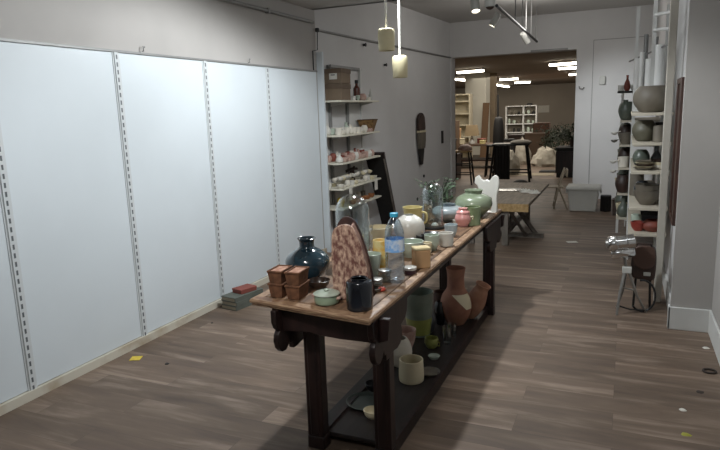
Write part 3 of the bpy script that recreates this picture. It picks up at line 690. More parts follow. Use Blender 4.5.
# ------------------------------------------------------------------ track in the hall
t = thing('lighting_track', 'slim dark lighting track hanging on thin rods in the hall', 'track', (-1.3, 8.3, 2.6))
A = Vector((-1.245+1.3, 6.4-8.3, 0)); B = Vector((-1.36+1.3, 10.3-8.3, 0))
obj('rail', MB().tube([A, B], .017, 6), DARKMETAL, t)
for f in (.35, .52, .62, .78, .95):
    q = A.lerp(B, f); obj('rod', MB().tube([q, q+Vector((0, 0, .5))], .007, 6), GREYMETAL, t)
def spotlight(px, py, Y, tgt, label, lit=True, k=1.0):
    p = aty(px, py, Y); d = (Vector(tgt)-p).normalized()
    t = thing('track_spotlight', label, 'spotlight', p, 0, 'spotlights on the hall track')
    M_ = d.to_track_quat('-Z', 'Y').to_matrix().to_4x4()
    obj('can', MB().lathe([(0, .09*k), (.035*k, .09*k), (.042*k, .075*k), (.044*k, -.085*k), (.04*k, -.085*k), (.038*k, -.07*k), (0, -.07*k)], 24, M_), PLASTIC, t)
    obj('lamp_face', MB().lathe([(0, -.066*k), (.037*k, -.066*k), (.037*k, -.0725*k), (0, -.0725*k)], 20, M_), LAMPFACE if lit else BLACKC, t)
    obj('arm', MB().tube([(0, 0, 0), (.012, 0, .06), (.0, 0, max(.1, 2.6-p.z))], .008, 6), PLASTIC, t)
spotlight(475, 3, 6.9, (-1.1, 6.1, 0), 'white lit track spotlight, nearest and leftmost', k=1.15)
spotlight(495, 20, 7.6, (-2.6, 7.2, 0.4), 'small white track spotlight turned to the left, with a thin lit edge', k=.9)
spotlight(525, 38, 9.3, (-.6, 10.9, .9), 'white track spotlight furthest along the track', False)
p = aty(490, 5, 6.7)
t = thing('brown_globe_lamp', 'brown round lamp in a pale ring beside the lit spotlight', 'lamp', p)
obj('globe', MB().lathe(spl([(0, -.05), (.035, -.036), (.048, 0), (.035, .036), (0, .05)]), 24, TM(0, 0, 0)), BROWNL, t)
obj('ring', MB().lathe([(.05, -.02), (.058, -.02), (.058, .05), (.05, .05)], 24), PLASTIC, t)
obj('stem', MB().tube([(0, 0, .045), (0, 0, max(.1, 3.1-p.z))], .009, 6), GREYMETAL, t)

# ------------------------------------------------------------------ left shelves on the hall wall
LZ = [1.735, 1.345, 1.03, .735, .50]
LSH = ['top', 'second', 'third', 'fourth', 'lowest']
def wx(y): return X2A+(X2B-X2A)*(y-6.1)/(YB-6.1)      # hall wall face at depth y
t = thing('wall_shelving', 'white wall shelving on slotted uprights at the end of the panelled wall', 'shelving', (-3.12, 6.8, 0))
for y in (6.55, 6.98, 7.36):
    u = obj('upright', MB().box(wx(y)+.002, wx(y)+.03, y-.02, y+.02, .05, 2.15, TM(3.12, -6.8, 0)), GREYMETAL if y < 7 else TRIMW, t)
obj('cross_rail', MB().box(wx(7.4)+.004, wx(7.4)+.022, 6.5, 7.4, 2.12, 2.15, TM(3.12, -6.8, 0)), GREYMETAL, t)
obj('back_board', MB().box(wx(7.36)+.001, wx(7.36)+.012, 7.0, 7.35, .3, 1.7, TM(3.12, -6.8, 0)), TRIMW, t, label='narrow white board behind the shelves')
SX0, SX1, SY0, SY1 = -3.23, -2.945, 6.23, 7.42
for z in LZ:
    s = obj('shelf', MB().box(SX0, SX1, SY0, SY1, z-.02, z, TM(3.12, -6.8, 0)), mat('shelf_white', 'd8d4c4', .6, var=.06), t, bevel=.002)
    for y in (6.55, 7.36): obj('bracket', MB().prism([(0, -.02), (.22, -.02), (.22, -.03), (0, -.07)], -.004, .004, TM(SX0+3.12, y-6.8, z)), TRIMW, s)
# storage boxes
def storage(y, z, w, d, h, label, tagged):
    t = thing('storage_box', label, 'box', (-3.085, y, z), math.radians(3), 'brown storage boxes on the top shelf')
    obj('body', MB().box(-w, w, -d, d, 0, h*.72), BOXB, t, bevel=.004)
    obj('lid', MB().box(-w-.006, w+.006, -d-.006, d+.006, h*.70, h), mat('brown_card_dark', '6a5a4b', .85, var=.12, scale=9), t, bevel=.004)
    if tagged:
        l = obj('label_card', MB().box(-.02, .075, -d-.009, -d-.0065, h*.28, h*.68), PAPER, t, label='white paper label')
        obj('print', MB().box(.0, .05, -d-.0105, -d-.0095, h*.54, h*.6), BLACKM, l)
storage(6.44, LZ[0], .125, .14, .185, 'brown card storage box, the lower of two on the top shelf', False)
storage(6.45, LZ[0]+.187, .125, .14, .165, 'brown card storage box with white label, the upper of two', True)
def on_shelf(name, mb, mt, label, cat, i, x, y, rz=0, group=None, **k):
    return single(name, mb, mt, label, cat, (x, y, LZ[i]), rz, group, **k)
t = thing('brown_bottle', 'tall brown glass bottle on the top left shelf', 'bottle', (-3.04, 6.93, LZ[0]))
obj('body', vessel(.042, .21, [(.9, 0), (1, .04), (1, .62), (.9, .72), (.45, .86), (.42, 1)], .004), BROWNBOT, t)
obj('cap', MB().lathe([(0, .205), (.021, .205), (.021, .245), (0, .247)], 16), BLACKM, t)
on_shelf('figure_pot', vessel(.03, .075, ROUND, .004), BROWNL, 'small dark brown round pot left of the brown bottle', 'pot', 0, -3.08, 6.74)
on_shelf('tiny_cup', vessel(.026, .05, CUP, .004), WHITEC, 'tiny white cup in front of the brown bottle on the top shelf', 'cup', 0, -2.99, 6.72)
on_shelf('egg_cup', vessel(.026, .06, BOWL, .004), PALECEL, 'small shiny pale cup touching the brown bottle', 'cup', 0, -2.985, 6.84)
on_shelf('pink_pot', vessel(.05, .085, ROUND, .005), PINKP, 'pink round pot right of the brown bottle', 'pot', 0, -3.03, 7.08)
t = thing('dark_bottle', 'slim black bottle standing behind the pink pot on the top shelf', 'bottle', (-3.12, 7.16, LZ[0]))
obj('body', vessel(.022, .17, BOTTLE, .003), BLACKC, t)
t = thing('spray_bottle', 'small clear bottle with pointed top at the end of the top shelf', 'bottle', (-3.0, 7.27, LZ[0]))
obj('body', vessel(.026, .075, STRAIGHT, .003), PLASTIC, t); obj('nozzle', MB().lathe([(0, .07), (.016, .07), (.012, .1), (.004, .15), (0, .15)], 14), PLASTIC, t)
on_shelf('white_cup', vessel(.035, .04, CUP, .004), BISQUE, 'low white cup in front of the pink pot', 'cup', 0, -2.985, 7.15)

def scatter(i, ys, mats, kinds, what, group, cat, xr=(-3.17, -3.0), rnd=None, sc=1.0):
    """a row of small hand-made pots, one object each"""
    rnd = rnd or random.Random(i+20)
    for k, y in enumerate(ys):
        kind = kinds[k % len(kinds)]
        R, h, pf = {'cup': (.033, .06, CUP), 'bowl': (.042, .042, BOWL), 'vase': (.032, .095, BOTTLE), 'dish': (.045, .025, DISH), 'jar': (.034, .07, ROUND)}[kind]
        R *= sc*rnd.uniform(.88, 1.1); h *= sc*rnd.uniform(.88, 1.12)
        mt = mats[k % len(mats)]
        x = xr[0] if k % 2 else xr[1]
        col, ps = {'cup': 'handleless cup', 'bowl': 'bowl', 'vase': 'bottle vase', 'dish': 'dish', 'jar': 'round jar'}[kind], 'back' if k % 2 else 'front'
        lb = f'{what[k % len(what)]} {col}, {ORD[k//2]} from near end, {ps} row of {LSH[i]} left shelf'
        on_shelf(kind if kind != 'jar' else 'round_jar', vessel(R, h, pf, .004, 20), mt, lb, kind, i, x+rnd.uniform(-.008, .008), y+rnd.uniform(-.006, .006), group=group)
scatter(1, [6.29+.052*k for k in range(16)], [BISQUE, WHITEC, BISQUE, PALECEL], ['cup', 'vase', 'bowl', 'cup', 'jar'], ['small unglazed white', 'small white', 'small unglazed white', 'small pale green'], 'small white pots on the second left shelf', 'cup', sc=1.3)
t = thing('basket', 'square brown basket flaring upward on the second left shelf', 'basket', (-3.055, 7.28, LZ[1]), math.radians(6))
w0, w1, d0, d1, hh = .065, .11, .05, .085, .15
vs = []
for a, b, z in ((w0, d0, 0), (w1, d1, hh), (w1-.006, d1-.006, hh), (w0-.004, d0-.004, .008)): vs += [(-a, -b, z), (a, -b, z), (a, b, z), (-a, b, z)]
obj('basket_body', MB().add(vs, [(3, 2, 1, 0)]+[(4*k+i, 4*k+(i+1) % 4, 4*k+4+(i+1) % 4, 4*k+4+i) for k in range(3) for i in range(4)]+[(12, 13, 14, 15)]), WOVEN, t)
obj('rim', MB().tube([(-w1, -d1, hh), (w1, -d1, hh), (w1, d1, hh), (-w1, d1, hh)], .007, 6, closed=True), mat('basket_rim', '5a4228', .8), t, label='darker rim')
for k, y in enumerate((6.99, 7.06, 7.13)):
    on_shelf('tiny_figure', vessel(.018, .045, ROUND, .003, 16), PINKP, 'tiny pinkish pot before the brown basket, '+ORD[k]+' from the left', 'pot', 1, -2.97, y+.06, group='tiny pots before the basket')
scatter(2, [6.29+.054*k for k in range(20)], [WHITEC, PINKP, PINKP, REDC, PINKP, BISQUE, PINKP, REDC], ['vase', 'jar', 'bowl', 'jar', 'cup'], ['small white', 'small pinkish', 'small pinkish', 'small red clay', 'small pinkish', 'small unglazed white', 'small pinkish', 'small red clay'], 'small pink and white pots on the third left shelf', 'pot', sc=1.25)
# fourth shelf: a heap of small pale pots, two layers
scatter(3, [6.28+.052*k for k in range(22)], [BISQUE, WHITEC, BISQUE, CREAMC, BISQUE], ['bowl', 'cup', 'dish', 'bowl', 'jar'], ['small unglazed white', 'small white', 'small unglazed white', 'small cream', 'small unglazed white'], 'small pale pots heaped on the fourth left shelf', 'pot')
rnd = random.Random(9)
for k in range(16):
    y = 6.33+.068*k
    mb = vessel(.04, .036, BOWL, .004, 18)
    o = single('bowl', mb, [BISQUE, WHITEC, CREAMC][k % 3], f'{["unglazed white", "white", "cream"][k % 3]} bowl tipped on top of fourth left shelf heap, {ORD[k]} from near end', 'bowl', (-3.085+rnd.uniform(-.03, .03), y, LZ[3]+.075), group='small pale pots heaped on the fourth left shelf')
    o.rotation_euler = (rnd.uniform(-.5, .5), rnd.uniform(-.5, .5), 0)
on_shelf('dark_branch', MB().tube([(-.05, -.08, .13), (0, 0, .16), (.03, .09, .15)], .018, 8).tube([(0, 0, .15), (.03, .02, .19)], .012, 6).lathe([(0, 0), (.04, 0), (.03, .14), (0, .15)], 12), BROWNL, 'dark brown root-like piece behind the heap on the fourth shelf', 'ornament', 3, -3.17, 6.99)
on_shelf('yellow_vase', vessel(.045, .11, ROUND, .005), mat('bright_yellow', 'b9a22c', .5), 'yellow round vase at the near end of the lowest left shelf', 'vase', 4, -3.06, 6.4)
scatter(4, [6.62+.075*k for k in range(10)], [mat('clay_rust', '8e5a33', .6), GREYCER, mat('clay_rust', '8e5a33', .6), BISQUE], ['bowl', 'cup', 'bowl', 'jar'], ['rust brown', 'grey', 'rust brown', 'unglazed white'], 'pots on the lowest left shelf', 'pot', sc=1.1)
for (y, z0, w, h, lb) in ((7.24, LZ[3]-.02, .05, .13, 'white paper price tag hanging from the far end of the fourth left shelf'), (6.44, LZ[3]-.02, .045, .15, 'narrow white paper tag hanging from the fourth left shelf above the large cloche')):
    single('paper_tag', MB().box(-.002, 0, -w, w, -h, 0), PAPER, lb, 'tag', (SX1+.0015, y, z0+.012), .0)

# dark board leaning beyond the shelves
t = thing('leaning_board', 'tall dark framed board leaning against the end of the left shelves', 'board', (-3.06, 7.95, 0), 0)
Mb = TM(0, 0, 0, math.radians(24), 0, 0)
obj('panel', MB().box(-.13, .13, -.012, .012, .02, 1.13, Mb), BLACKM, t)
for a in (-.14, .12): obj('frame_stile', MB().box(a, a+.025, -.02, .02, 0, 1.16, Mb), DWOOD, t)
for z in (0, 1.13): obj('frame_rail', MB().box(-.115, .12, -.018, .018, z, z+.03, Mb), DWOOD, t)
single('wooden_stick', MB().tube([(0, .12, 0), (0, -.32, .98)], .009, 8), GREYWOOD, 'thin pale stick leaning beside the dark board', 'stick', (-2.9, 7.75, 0))

# hanging and small fittings on the hall wall
p = aty(422, 140, 9.45)
t = thing('wall_hanging', 'long brown wall hanging tapering to a dark tip on the hall wall', 'wall hanging', (wx(9.45)+.01, 9.45, .72))
obj('tip', MB().prism([(-.05, 0), (.05, 0), (.13, .26), (-.13, .26)], 0, .035, Matrix.Rotation(PI/2, 4, 'Z') @ Matrix.Translation((0, -.035, 0))), BLACKM, t, bevel=.006)
obj('middle', MB().prism([(-.13, .26), (.13, .26), (.17, .38), (.17, .52), (-.17, .52), (-.16, .38)], 0, .05, Matrix.Rotation(PI/2, 4, 'Z') @ Matrix.Translation((0, -.05, 0))), GREYCER, t, bevel=.008, label='grey tan middle part')
obj('band', MB().box(0, .055, -.17, .17, .52, .55), CREAMC, t)
obj('upper_panel', MB().prism(spl([(-.16, .55), (.16, .55), (.17, .68), (.13, .78), (0, .83), (-.13, .78), (-.17, .68), (-.16, .55)], 4)[:-1], 0, .04, Matrix.Rotation(PI/2, 4, 'Z') @ Matrix.Translation((0, -.04, 0))), BROWNL, t, bevel=.006)
for px_, py_, lb in ((423.5, 176, 'below the brown wall hanging'), (417, 199, 'low on the hall wall above the yellow mug')):
    q = at(px_, py_, 0); d = ray(px_, py_); tt = 0
    # point on the hall wall
    k = (X2B-X2A)/(YB-6.1); s = (X2A-6.1*k)/(d.x-k*d.y)
    P = CAM+d*s
    single('wall_peg', MB().lathe([(0, 0), (.02, 0), (.028, .012), (.016, .02), (.0, .022)], 16, TM(0, 0, 0, 0, PI/2, 0)), BLACKM, 'small dark peg '+lb, 'peg', (P.x, P.y, P.z))
def wallpt(px_, py_):
    d = ray(px_, py_); k = (X2B-X2A)/(YB-6.1); return CAM+d*((X2A-6.1*k)/(d.x-k*d.y))
P = wallpt(442, 137)
single('light_switch', MB().box(0, .015, -.05, .05, -.11, .11), BLACKM, 'narrow dark plate on the hall wall beside the opening', 'switch', P)
P = wallpt(363, 45)
single('wall_hook', MB().lathe([(0, 0), (.014, 0), (.014, .03), (.024, .034), (.024, .042), (0, .044)], 12, TM(0, 0, 0, 0, PI/2, 0)), BLACKM, 'black round hook high on the hall wall left of the pendants', 'hook', P)
P = wallpt(384, 65)
single('wall_hook', MB().lathe([(0, 0), (.014, 0), (.014, .03), (.022, .034), (.022, .042), (0, .044)], 12, TM(0, 0, 0, 0, PI/2, 0)), BLACKM, 'black round hook on the hall wall below the higher pendant', 'hook', P)
p = aty(602.5, 80, YB)
t = thing('wall_sensor', 'small grey plastic sensor box on the back wall', 'sensor', (p.x, YB, p.z)); obj('case', MB().box(-.045, .045, -.04, 0, -.075, .06), PLASTIC, t, bevel=.01); obj('dial', MB().lathe([(0, -.041), (.02, -.041), (.02, -.05), (0, -.05)], 14, TM(0, 0, 0, -PI/2+PI, 0, 0)), GREYMETAL, t)
p = aty(581, 88, YB)
single('wall_hook', MB().tube([(-.03, 0, .03), (-.02, -.04, -.01), (.02, -.04, -.02), (.05, -.02, .01)], .007, 6), STEEL, 'bent metal hook on the back wall beside the opening', 'hook', (p.x, YB-.002, p.z))

# ------------------------------------------------------------------ hall floor things
t = thing('storage_bin', 'white plastic storage bin with a lid against the back wall', 'bin', (-.555, 9.78, 0))
obj('body', MB().frustum(.185, .15, .225, .18, 0, .33), PLASTIC, t, bevel=.015)
obj('lid', MB().frustum(.245, .2, .25, .205, .325, .355).frustum(.25, .205, .235, .19, .355, .385), PLASTIC, t, bevel=.008)
for s in (-1, 1): obj('handle', MB().box(s*.245-.012, s*.245+.012, -.06, .06, .27, .33), PLASTIC, t, bevel=.004)
t = thing('small_crate', 'dark crate on the floor right of the white bin', 'crate', (-.235, 9.72, 0)); obj('body', vessel(.078, .24, STRAIGHT, .01, 4, smooth=False), BLACKM, t, ang=20); obj('rim', MB().box(-.07, .07, -.07, .07, .225, .243), BLACKM, t)
t = thing('square_basket', 'brown grey square basket on the floor below the back wall', 'basket', (-.065, 9.45, 0)); obj('body', MB().frustum(.065, .07, .075, .08, 0, .225), mat('basket_grey', '5c5049', .8, col2='453b36', scale=30, bump=.3), t, bevel=.006); obj('rim', MB().box(-.079, .079, -.084, .084, .215, .235), BROWNL, t, bevel=.004)
t = thing('wire_rack', 'small white wire rack at the foot of the right shelves', 'rack', (.085, 8.6, 0))
for x in (-.05, .05):
    for y in (-.06, .06): obj('post', MB().tube([(x, y, 0), (x, y, .34)], .008, 6), TRIMW, t)
for z in (.08, .33): obj('wire_shelf', MB().tube([(-.05, -.06, z), (.05, -.06, z), (.05, .06, z), (-.05, .06, z)], .007, 6, closed=True).tube([(0, -.06, z), (0, .06, z)], .005, 6), TRIMW, t)
# low trestle work table
t = thing('trestle_table', 'low plank work table on crossed trestle legs beyond the altar table', 'table', (-1.38, 7.95, 0))
obj('tabletop', MB().box(-.36, .40, -.95, 1.05, .465, .505), mat('bench_top_grey', '8f8271', .6, col2='74685a', scale=4, stretch=(8, 1, 8)), t, bevel=.004)
obj('end_board', MB().box(-.36, .40, -.97, -.952, .41, .50), OAK, t, bevel=.003)
for x, y in ((.13, -.90), (-.27, -.90), (.13, .85), (-.27, .85)):
    obj('leg', MB().box(x-.035, x+.035, y-.03, y+.03, 0, .464), GREYWOOD, t, bevel=.003)
obj('brace', MB().tube([(.13, -.88, .08), (.13, -.1, .455)], .026, 4).tube([(.13, -.8, .44), (.30, -.4, .02)], .024, 4), GREYWOOD, t)
obj('brace', MB().tube([(.0, .0, .455), (.42, -.35, .02)], .03, 4), GREYWOOD, t)
obj('foot', MB().box(-.05, .5, -.41, -.34, 0, .05), GREYWOOD, t)
obj('stretcher', MB().box(.1, .16, -.88, .82, .12, .17), GREYWOOD, t)
p = at(511, 189, .505)
single('slate_sheet', MB().box(-.16, .16, -.12, .12, 0, .008), SLATE, 'dark slate sheet lying on the low work table', 'sheet', (p.x, p.y-.1, .505), .2)
rnd = random.Random(5)
for k, (a, b) in enumerate(((526, 192), (533, 193))):
    p = at(a, b, .505); n = 10
    mb = MB(); vs = [(.09*rnd.uniform(.7, 1)*math.cos(2*PI*i/n), .09*rnd.uniform(.7, 1)*math.sin(2*PI*i/n), 0) for i in range(n)]+[(.05*rnd.uniform(.4, 1)*math.cos(2*PI*i/n), .05*rnd.uniform(.4, 1)*math.sin(2*PI*i/n), rnd.uniform(.015, .05)) for i in range(n)]
    single('crumpled_paper', mb.add(vs, [tuple(range(n-1, -1, -1)), tuple(range(n, 2*n))]+[(i, (i+1) % n, n+(i+1) % n, n+i) for i in range(n)]), PAPER, 'crumpled pale paper on the low work table, '+['nearer the slate sheet', 'at the table edge'][k], 'paper', (p.x+.02*k, p.y, .505), smooth=False)
# folding chair by the opening
CHW = mat('chair_pale', '9d917f', .6)
t = thing('folding_chair', 'small pale folding chair seen from the side by the opening', 'chair', (-.97, 9.95, 0), math.radians(8))
obj('seat', MB().box(-.14, .1, -.14, .14, .325, .345), CHW, t, bevel=.004)
obj('backrest', MB().box(.11, .13, -.14, .14, .5, .62, TM(0, 0, 0, 0, .05, 0)), CHW, t, bevel=.004)
for y in (-.15, .15):
    obj('leg', MB().tube([(-.04, y, 0), (.02, y, .33), (.12, y, .62)], .014, 6), CHW, t); obj('leg', MB().tube([(.16, y, 0), (.02, y, .34)], .014, 6), CHW, t)
obj('stretcher', MB().tube([(-.03, -.15, .1), (-.03, .15, .1)], .01, 6), CHW, t)

# ------------------------------------------------------------------ right shelving
RZ = [1.515, 1.28, 1.05, .755, .54]
RSH = ['topmost', 'second', 'third', 'fourth', 'lowest']
RX0, RX1, RY0, RY1 = .05, .335, 5.36, 6.75
t = thing('standing_shelving', 'tall white shelving with ladder ends along the right wall, loaded with pots', 'shelving', (.2, 6.0, 0))
T_ = TM(-.2, -6.0, 0)
SHW = mat('shelf_dull_white', 'bdb5a5', .6, var=.08)
up = obj('front_post', MB().box(.262, .318, 5.25, 5.31, 0, 2.75, T_), mat('post_beige', 'b5afa4', .6), t, bevel=.006)
obj('post', MB().box(.165, .195, 5.74, 5.77, 1.5, 2.42, T_), TRIMW, t)
for z in (2.14, 2.26): obj('rung', MB().tube([(.18, 5.75, z+.04), (.3, 5.3, z)], .014, 8, T_), TRIMW, t)
for x, y in ((.06, 6.7), (.32, 6.7)): obj('post', MB().box(x-.015, x+.015, y-.015, y+.015, 0, 2.5, T_), TRIMW, t)
for z in RZ: obj('shelf', MB().box(RX0 if z != RZ[0] else .035, RX1, RY0, RY1, z-.022, z, T_), SHW, t, bevel=.002)
obj('wall_rail', MB().tube([(.0, 7.6, 2.05), (.3, 5.5, 2.05)], .008, 6, T_), GREYMETAL, t)
# white paper rolls on the top board
for k, (px_, r, h, x, y) in enumerate(((636, .032, .5, .075, 6.6), (641, .02, .54, .105, 6.4), (651, .034, .46, .165, 6.1), (659, .045, .56, .235, 5.92))):
    t = thing('paper_roll', 'white paper roll standing on the right shelving, '+ORD[k]+' from the left', 'paper roll', (x, y, RZ[0]), 0, 'white paper rolls on the right shelving')
    obj('roll', MB().lathe([(r*.55, 0), (r, 0), (r, h), (r*.55, h), (r*.55, 0)], 20), mat('roll_white', 'ececea', .5, var=.03), t)
for (x, y, h) in ((.14, 6.62, .72), (.22, 6.5, .68)):
    single('grey_tube', MB().lathe([(0, 0), (.02, 0), (.02, h), (0, h)], 14), GREYMETAL, 'slim grey tube standing behind the paper rolls, '+('left one' if x < .2 else 'right one'), 'tube', (x, y, RZ[0]), group='grey tubes behind the paper rolls')
def rpot(i, name, R, h, prof, mt, x, y, label, cat, group=None, z=0, wall=.008):
    return single(name, vessel(R, h, prof, wall, 32), mt, label, cat, (x, y, RZ[i]+z), group=group)
rpot(0, 'large_bowl', .145, .21, [(.45, 0), (.6, .05), (.92, .3), (1, .55), (.93, .8), (.7, 1)], GREYCER, .185, 5.56, 'large round grey brown bowl on the topmost right shelf', 'bowl')
rpot(0, 'round_jar', .09, .16, ROUND, GREYCER, .15, 5.9, 'grey round jar behind the large bowl on the topmost right shelf', 'jar')
rpot(1, 'round_jar', .095, .17, ROUND, mat('glaze_olive_grey', '5a5749', .5), .14, 5.6, 'olive grey round jar on the second right shelf', 'jar')
rpot(1, 'cylinder_pot', .045, .13, STRAIGHT, GREYCER, .245, 5.5, 'grey cylinder pot on the second right shelf', 'pot')
rpot(1, 'cylinder_pot', .045, .15, STRAIGHT, BLACKM, .26, 5.66, 'dark cylinder pot behind the grey one on the second right shelf', 'pot')
rpot(1, 'round_jar', .075, .15, ROUND, GREYGRN, .12, 5.95, 'grey green jar behind the olive jar on the second right shelf', 'jar')
# stacks of plates on second shelf gap -> third shelf
for k in range(5):
    rpot(2, 'plate', .085-.003*k, .018, [(.6, 0), (1, 1)], [GREYCER, CREAMC, BROWNL, CREAMC, GREYCER][k], .15, 5.52, ['grey', 'cream', 'brown', 'second cream', 'topmost grey'][k]+' plate in the stack of five on the third right shelf', 'plate', 'stack of plates on the third right shelf', z=.0145*k, wall=.004)
for k in range(3):
    rpot(2, 'bowl', .06, .04, BOWL, [BISQUE, CREAMC, BROWNL][k], .255, 5.56, ['unglazed bottom', 'cream middle', 'brown top'][k]+' bowl in the stack beside the plates on the third right shelf', 'bowl', 'bowl stack on the third right shelf', z=.022*k, wall=.004)
rpot(1, 'wide_dish', .1, .035, DISH, GREYCER, .15, 6.2, 'wide grey dish at the back of the second right shelf', 'dish')
rpot(3, 'tall_jar', .06, .2, STRAIGHT, GREYCER, .11, 6.1, 'tall grey jar at the back left of the fourth right shelf', 'jar')
rpot(2, 'round_jar', .07, .14, ROUND, GREYGRN, .13, 5.85, 'grey green round jar behind the plates on the third right shelf', 'jar')
rpot(2, 'bottle', .045, .17, BOTTLE, SLATE, .25, 5.85, 'slate bottle vase behind the bowls on the third right shelf', 'vase')
# fourth: grey bowls, below: red
rpot(3, 'large_bowl', .105, .12, BOWL, GREYCER, .185, 5.56, 'wide grey bowl on the fourth right shelf', 'bowl')
rpot(3, 'bowl', .1, .11, BOWL, GREYCER, .185, 5.56, 'grey bowl nested in the wide grey bowl', 'bowl', z=.06)
rpot(3, 'round_jar', .07, .16, ROUND, SLATE, .15, 5.85, 'slate jar behind the grey bowls on the fourth right shelf', 'jar')
rpot(3, 'cup', .045, .11, CUP, BROWNL, .27, 5.8, 'brown tall cup behind the grey bowls on the fourth right shelf', 'cup')
for k, (x, y, mt, lb) in enumerate(((.135, 5.44, REDG, 'dull red bowl at the front left of the fourth right shelf'), (.26, 5.45, REDG, 'red bowl at the front right of the fourth right shelf'))):
    pass
rpot(4, 'bowl', .06, .075, BOWL, REDG, .125, 5.5, 'dull red bowl at the left of the lowest right shelf', 'bowl')
rpot(4, 'round_pot', .085, .095, ROUND, REDC, .235, 5.5, 'round brick red pot at the front of the lowest right shelf', 'pot')
t = thing('dark_box', 'dark blue black box at the back of the lowest right shelf', 'box', (.23, 5.8, RZ[4])); obj('body', MB().box(-.08, .08, -.1, .1, 0, .12), SLATE, t, bevel=.004); obj('lid', MB().box(-.083, .083, -.103, .103, .1, .135), BLACKM, t, bevel=.004)
rpot(4, 'cup', .045, .1, CUP, PALECEL, .115, 5.72, 'pale green cup behind the red bowl on the lowest right shelf', 'cup')
# things jutting out at the far bay
t = thing('side_shelving', 'further bay of white shelving behind the tall one, seen from its side', 'shelving', (.2, 7.6, 0))
T2 = TM(-.2, -7.6, 0)
for x, y in ((-.055, 8.1), (.33, 8.1)): obj('post', MB().box(x-.015, x+.015, y-.015, y+.015, 0, 1.75, T2), TRIMW, t)
FZ = [1.72, 1.42, 1.17, .93, .66, .4]
for z in FZ[1:]: obj('shelf', MB().box(-.06, .34, 6.9, 8.15, z-.02, z, T2), SHW, t)
obj('top_board', MB().box(-.1, .3, 6.95, 7.25, 1.70, 1.72, T2), BLACKM, t, label='small black top shelf')
for k, (x, mt, nm, pf, R, h, lb) in enumerate(((-.07, WHITEC, 'cup', CUP, .03, .06, 'white cup on the small black top shelf'), (-.01, REDC, 'vase', BOTTLE, .03, .16, 'slim red brown vase on the small black top shelf'), (.06, WHITEC, 'bowl', BOWL, .045, .06, 'white bowl on the small black top shelf'), (.15, REDC, 'bowl', BOWL, .05, .07, 'red bowl on the small black top shelf'))):
    single(nm, vessel(R, h, pf, .004, 20), mt, lb, nm, (x, 7.05, 1.72))
pal = [WHITEC, GREYCER, BISQUE, BROWNL, GREYGRN, CREAMC]; pn = ['white', 'grey', 'unglazed white', 'dark brown', 'grey green', 'cream']
rnd = random.Random(12)
FN = ['second highest', 'third highest', 'middle', 'second lowest', 'lowest']
for i, z in enumerate(FZ[1:]):
    for k in range(7):
        kind = ['jar', 'bowl', 'cup', 'jar', 'vase', 'bowl', 'cup'][(k+i) % 7]; R, h, pf = {'cup': (.055, .11, CUP), 'bowl': (.078, .12, BOWL), 'vase': (.06, .21, BOTTLE), 'jar': (.078, .19, ROUND)}[kind]
        y = 6.98+.16*k; c = [4, 1, 2, 3, 4, 5, 1][(k+i) % 7]; xo = rnd.uniform(-.012, .012)
        single(kind if kind != 'jar' else 'round_jar', vessel(R, h, pf, .004, 20), pal[c], f'{pn[c]} {kind} on {FN[i]} board of further right shelving, {ORD[k]} from near end', kind, (-.005+xo, y, z), group='pots on the further right shelving')
for i, (z, c) in enumerate(((1.3, WHITEC), (1.22, STEEL), (1.0, WHITEC), (.9, WHITEC))):
    single('hanging_ladle', MB().lathe(spl([(0, -.03), (.025, -.018), (.032, 0), (.027, .002), (.02, -.014), (0, -.024)], 3), 14, TM(-.04, 0, 0)).tube([(-.012, 0, 0), (.02, 0, .01)], .006, 6), c, 'small pale ladle hanging off the far shelving post, '+ORD[i]+' from the top', 'ladle', (-.07, 6.93, z), group='ladles on the far shelving post')

# dark framed mirror on the right wall
t = thing('framed_panel', 'tall dark brown wooden framed panel on the right wall behind the pillar', 'panel', (.35, 4.99, .72))
obj('panel', MB().box(-.004, .012, -.16, .16, .03, 1.0), mat('panel_brown', '43342c', .5), t)
for y in (-.2, .155): obj('frame_stile', MB().box(-.018, .022, y, y+.045, 0, 1.04), mat('frame_brown', '4a3128', .5, col2='33211b', scale=6), t, bevel=.003)
for z in (0, 1.0): obj('frame_rail', MB().box(-.018, .022, -.156, .156, z, z+.04), mat('frame_brown', '4a3128'), t, bevel=.003)
# shiny drum on a thin metal stand
t = thing('metal_stand', 'thin metal tripod stand topped by a shiny chrome drum beside the pillar', 'stand', (.03, 4.93, 0))
Md = TM(-.02, -.02, .555, 0, math.radians(82), math.radians(8))
obj('drum', MB().lathe([(0, -.1), (.05, -.1), (.056, -.092), (.056, -.04), (.05, -.036), (.05, .03), (.056, .036), (.056, .085), (.046, .09), (0, .09)], 28, Md), CHROME, t)
obj('drum', MB().lathe([(0, -.09), (.035, -.09), (.042, -.08), (.042, .07), (.035, .08), (0, .08)], 24, TM(-.01, -.0, .475, 0, math.radians(80), math.radians(8))), CHROME, t)
obj('drum_cap', MB().lathe([(0, -.118), (.03, -.118), (.038, -.1), (0, -.1)], 20, Md), STEEL, t)
obj('neck', MB().tube([(0, 0, .44), (.012, 0, .37)], .012, 8), STEEL, t)
obj('clamp', MB().box(-.012, .055, -.022, .022, .315, .365), PLASTIC, t, bevel=.005)
obj('leg', MB().tube([(.01, 0, .34), (-.02, -.05, .17), (-.035, -.09, 0)], [.013, .011, .009], 8), STEEL, t)
obj('leg', MB().tube([(.015, 0, .34), (.0, .04, .16), (-.04, .1, 0)], [.012, .010, .008], 8), STEEL, t)
obj('leg', MB().tube([(.03, 0, .34), (.10, .0, .14), (.17, .04, 0.0)], [.012, .010, .009], 8), STEEL, t)
obj('stretcher', MB().tube([(-.03, -.07, .07), (.06, -.02, .03), (.16, .03, .02)], .006, 6), DARKMETAL, t)
obj('stretcher', MB().tube([(.0, -.02, .2), (.09, 0, .18)], .007, 6), STEEL, t)
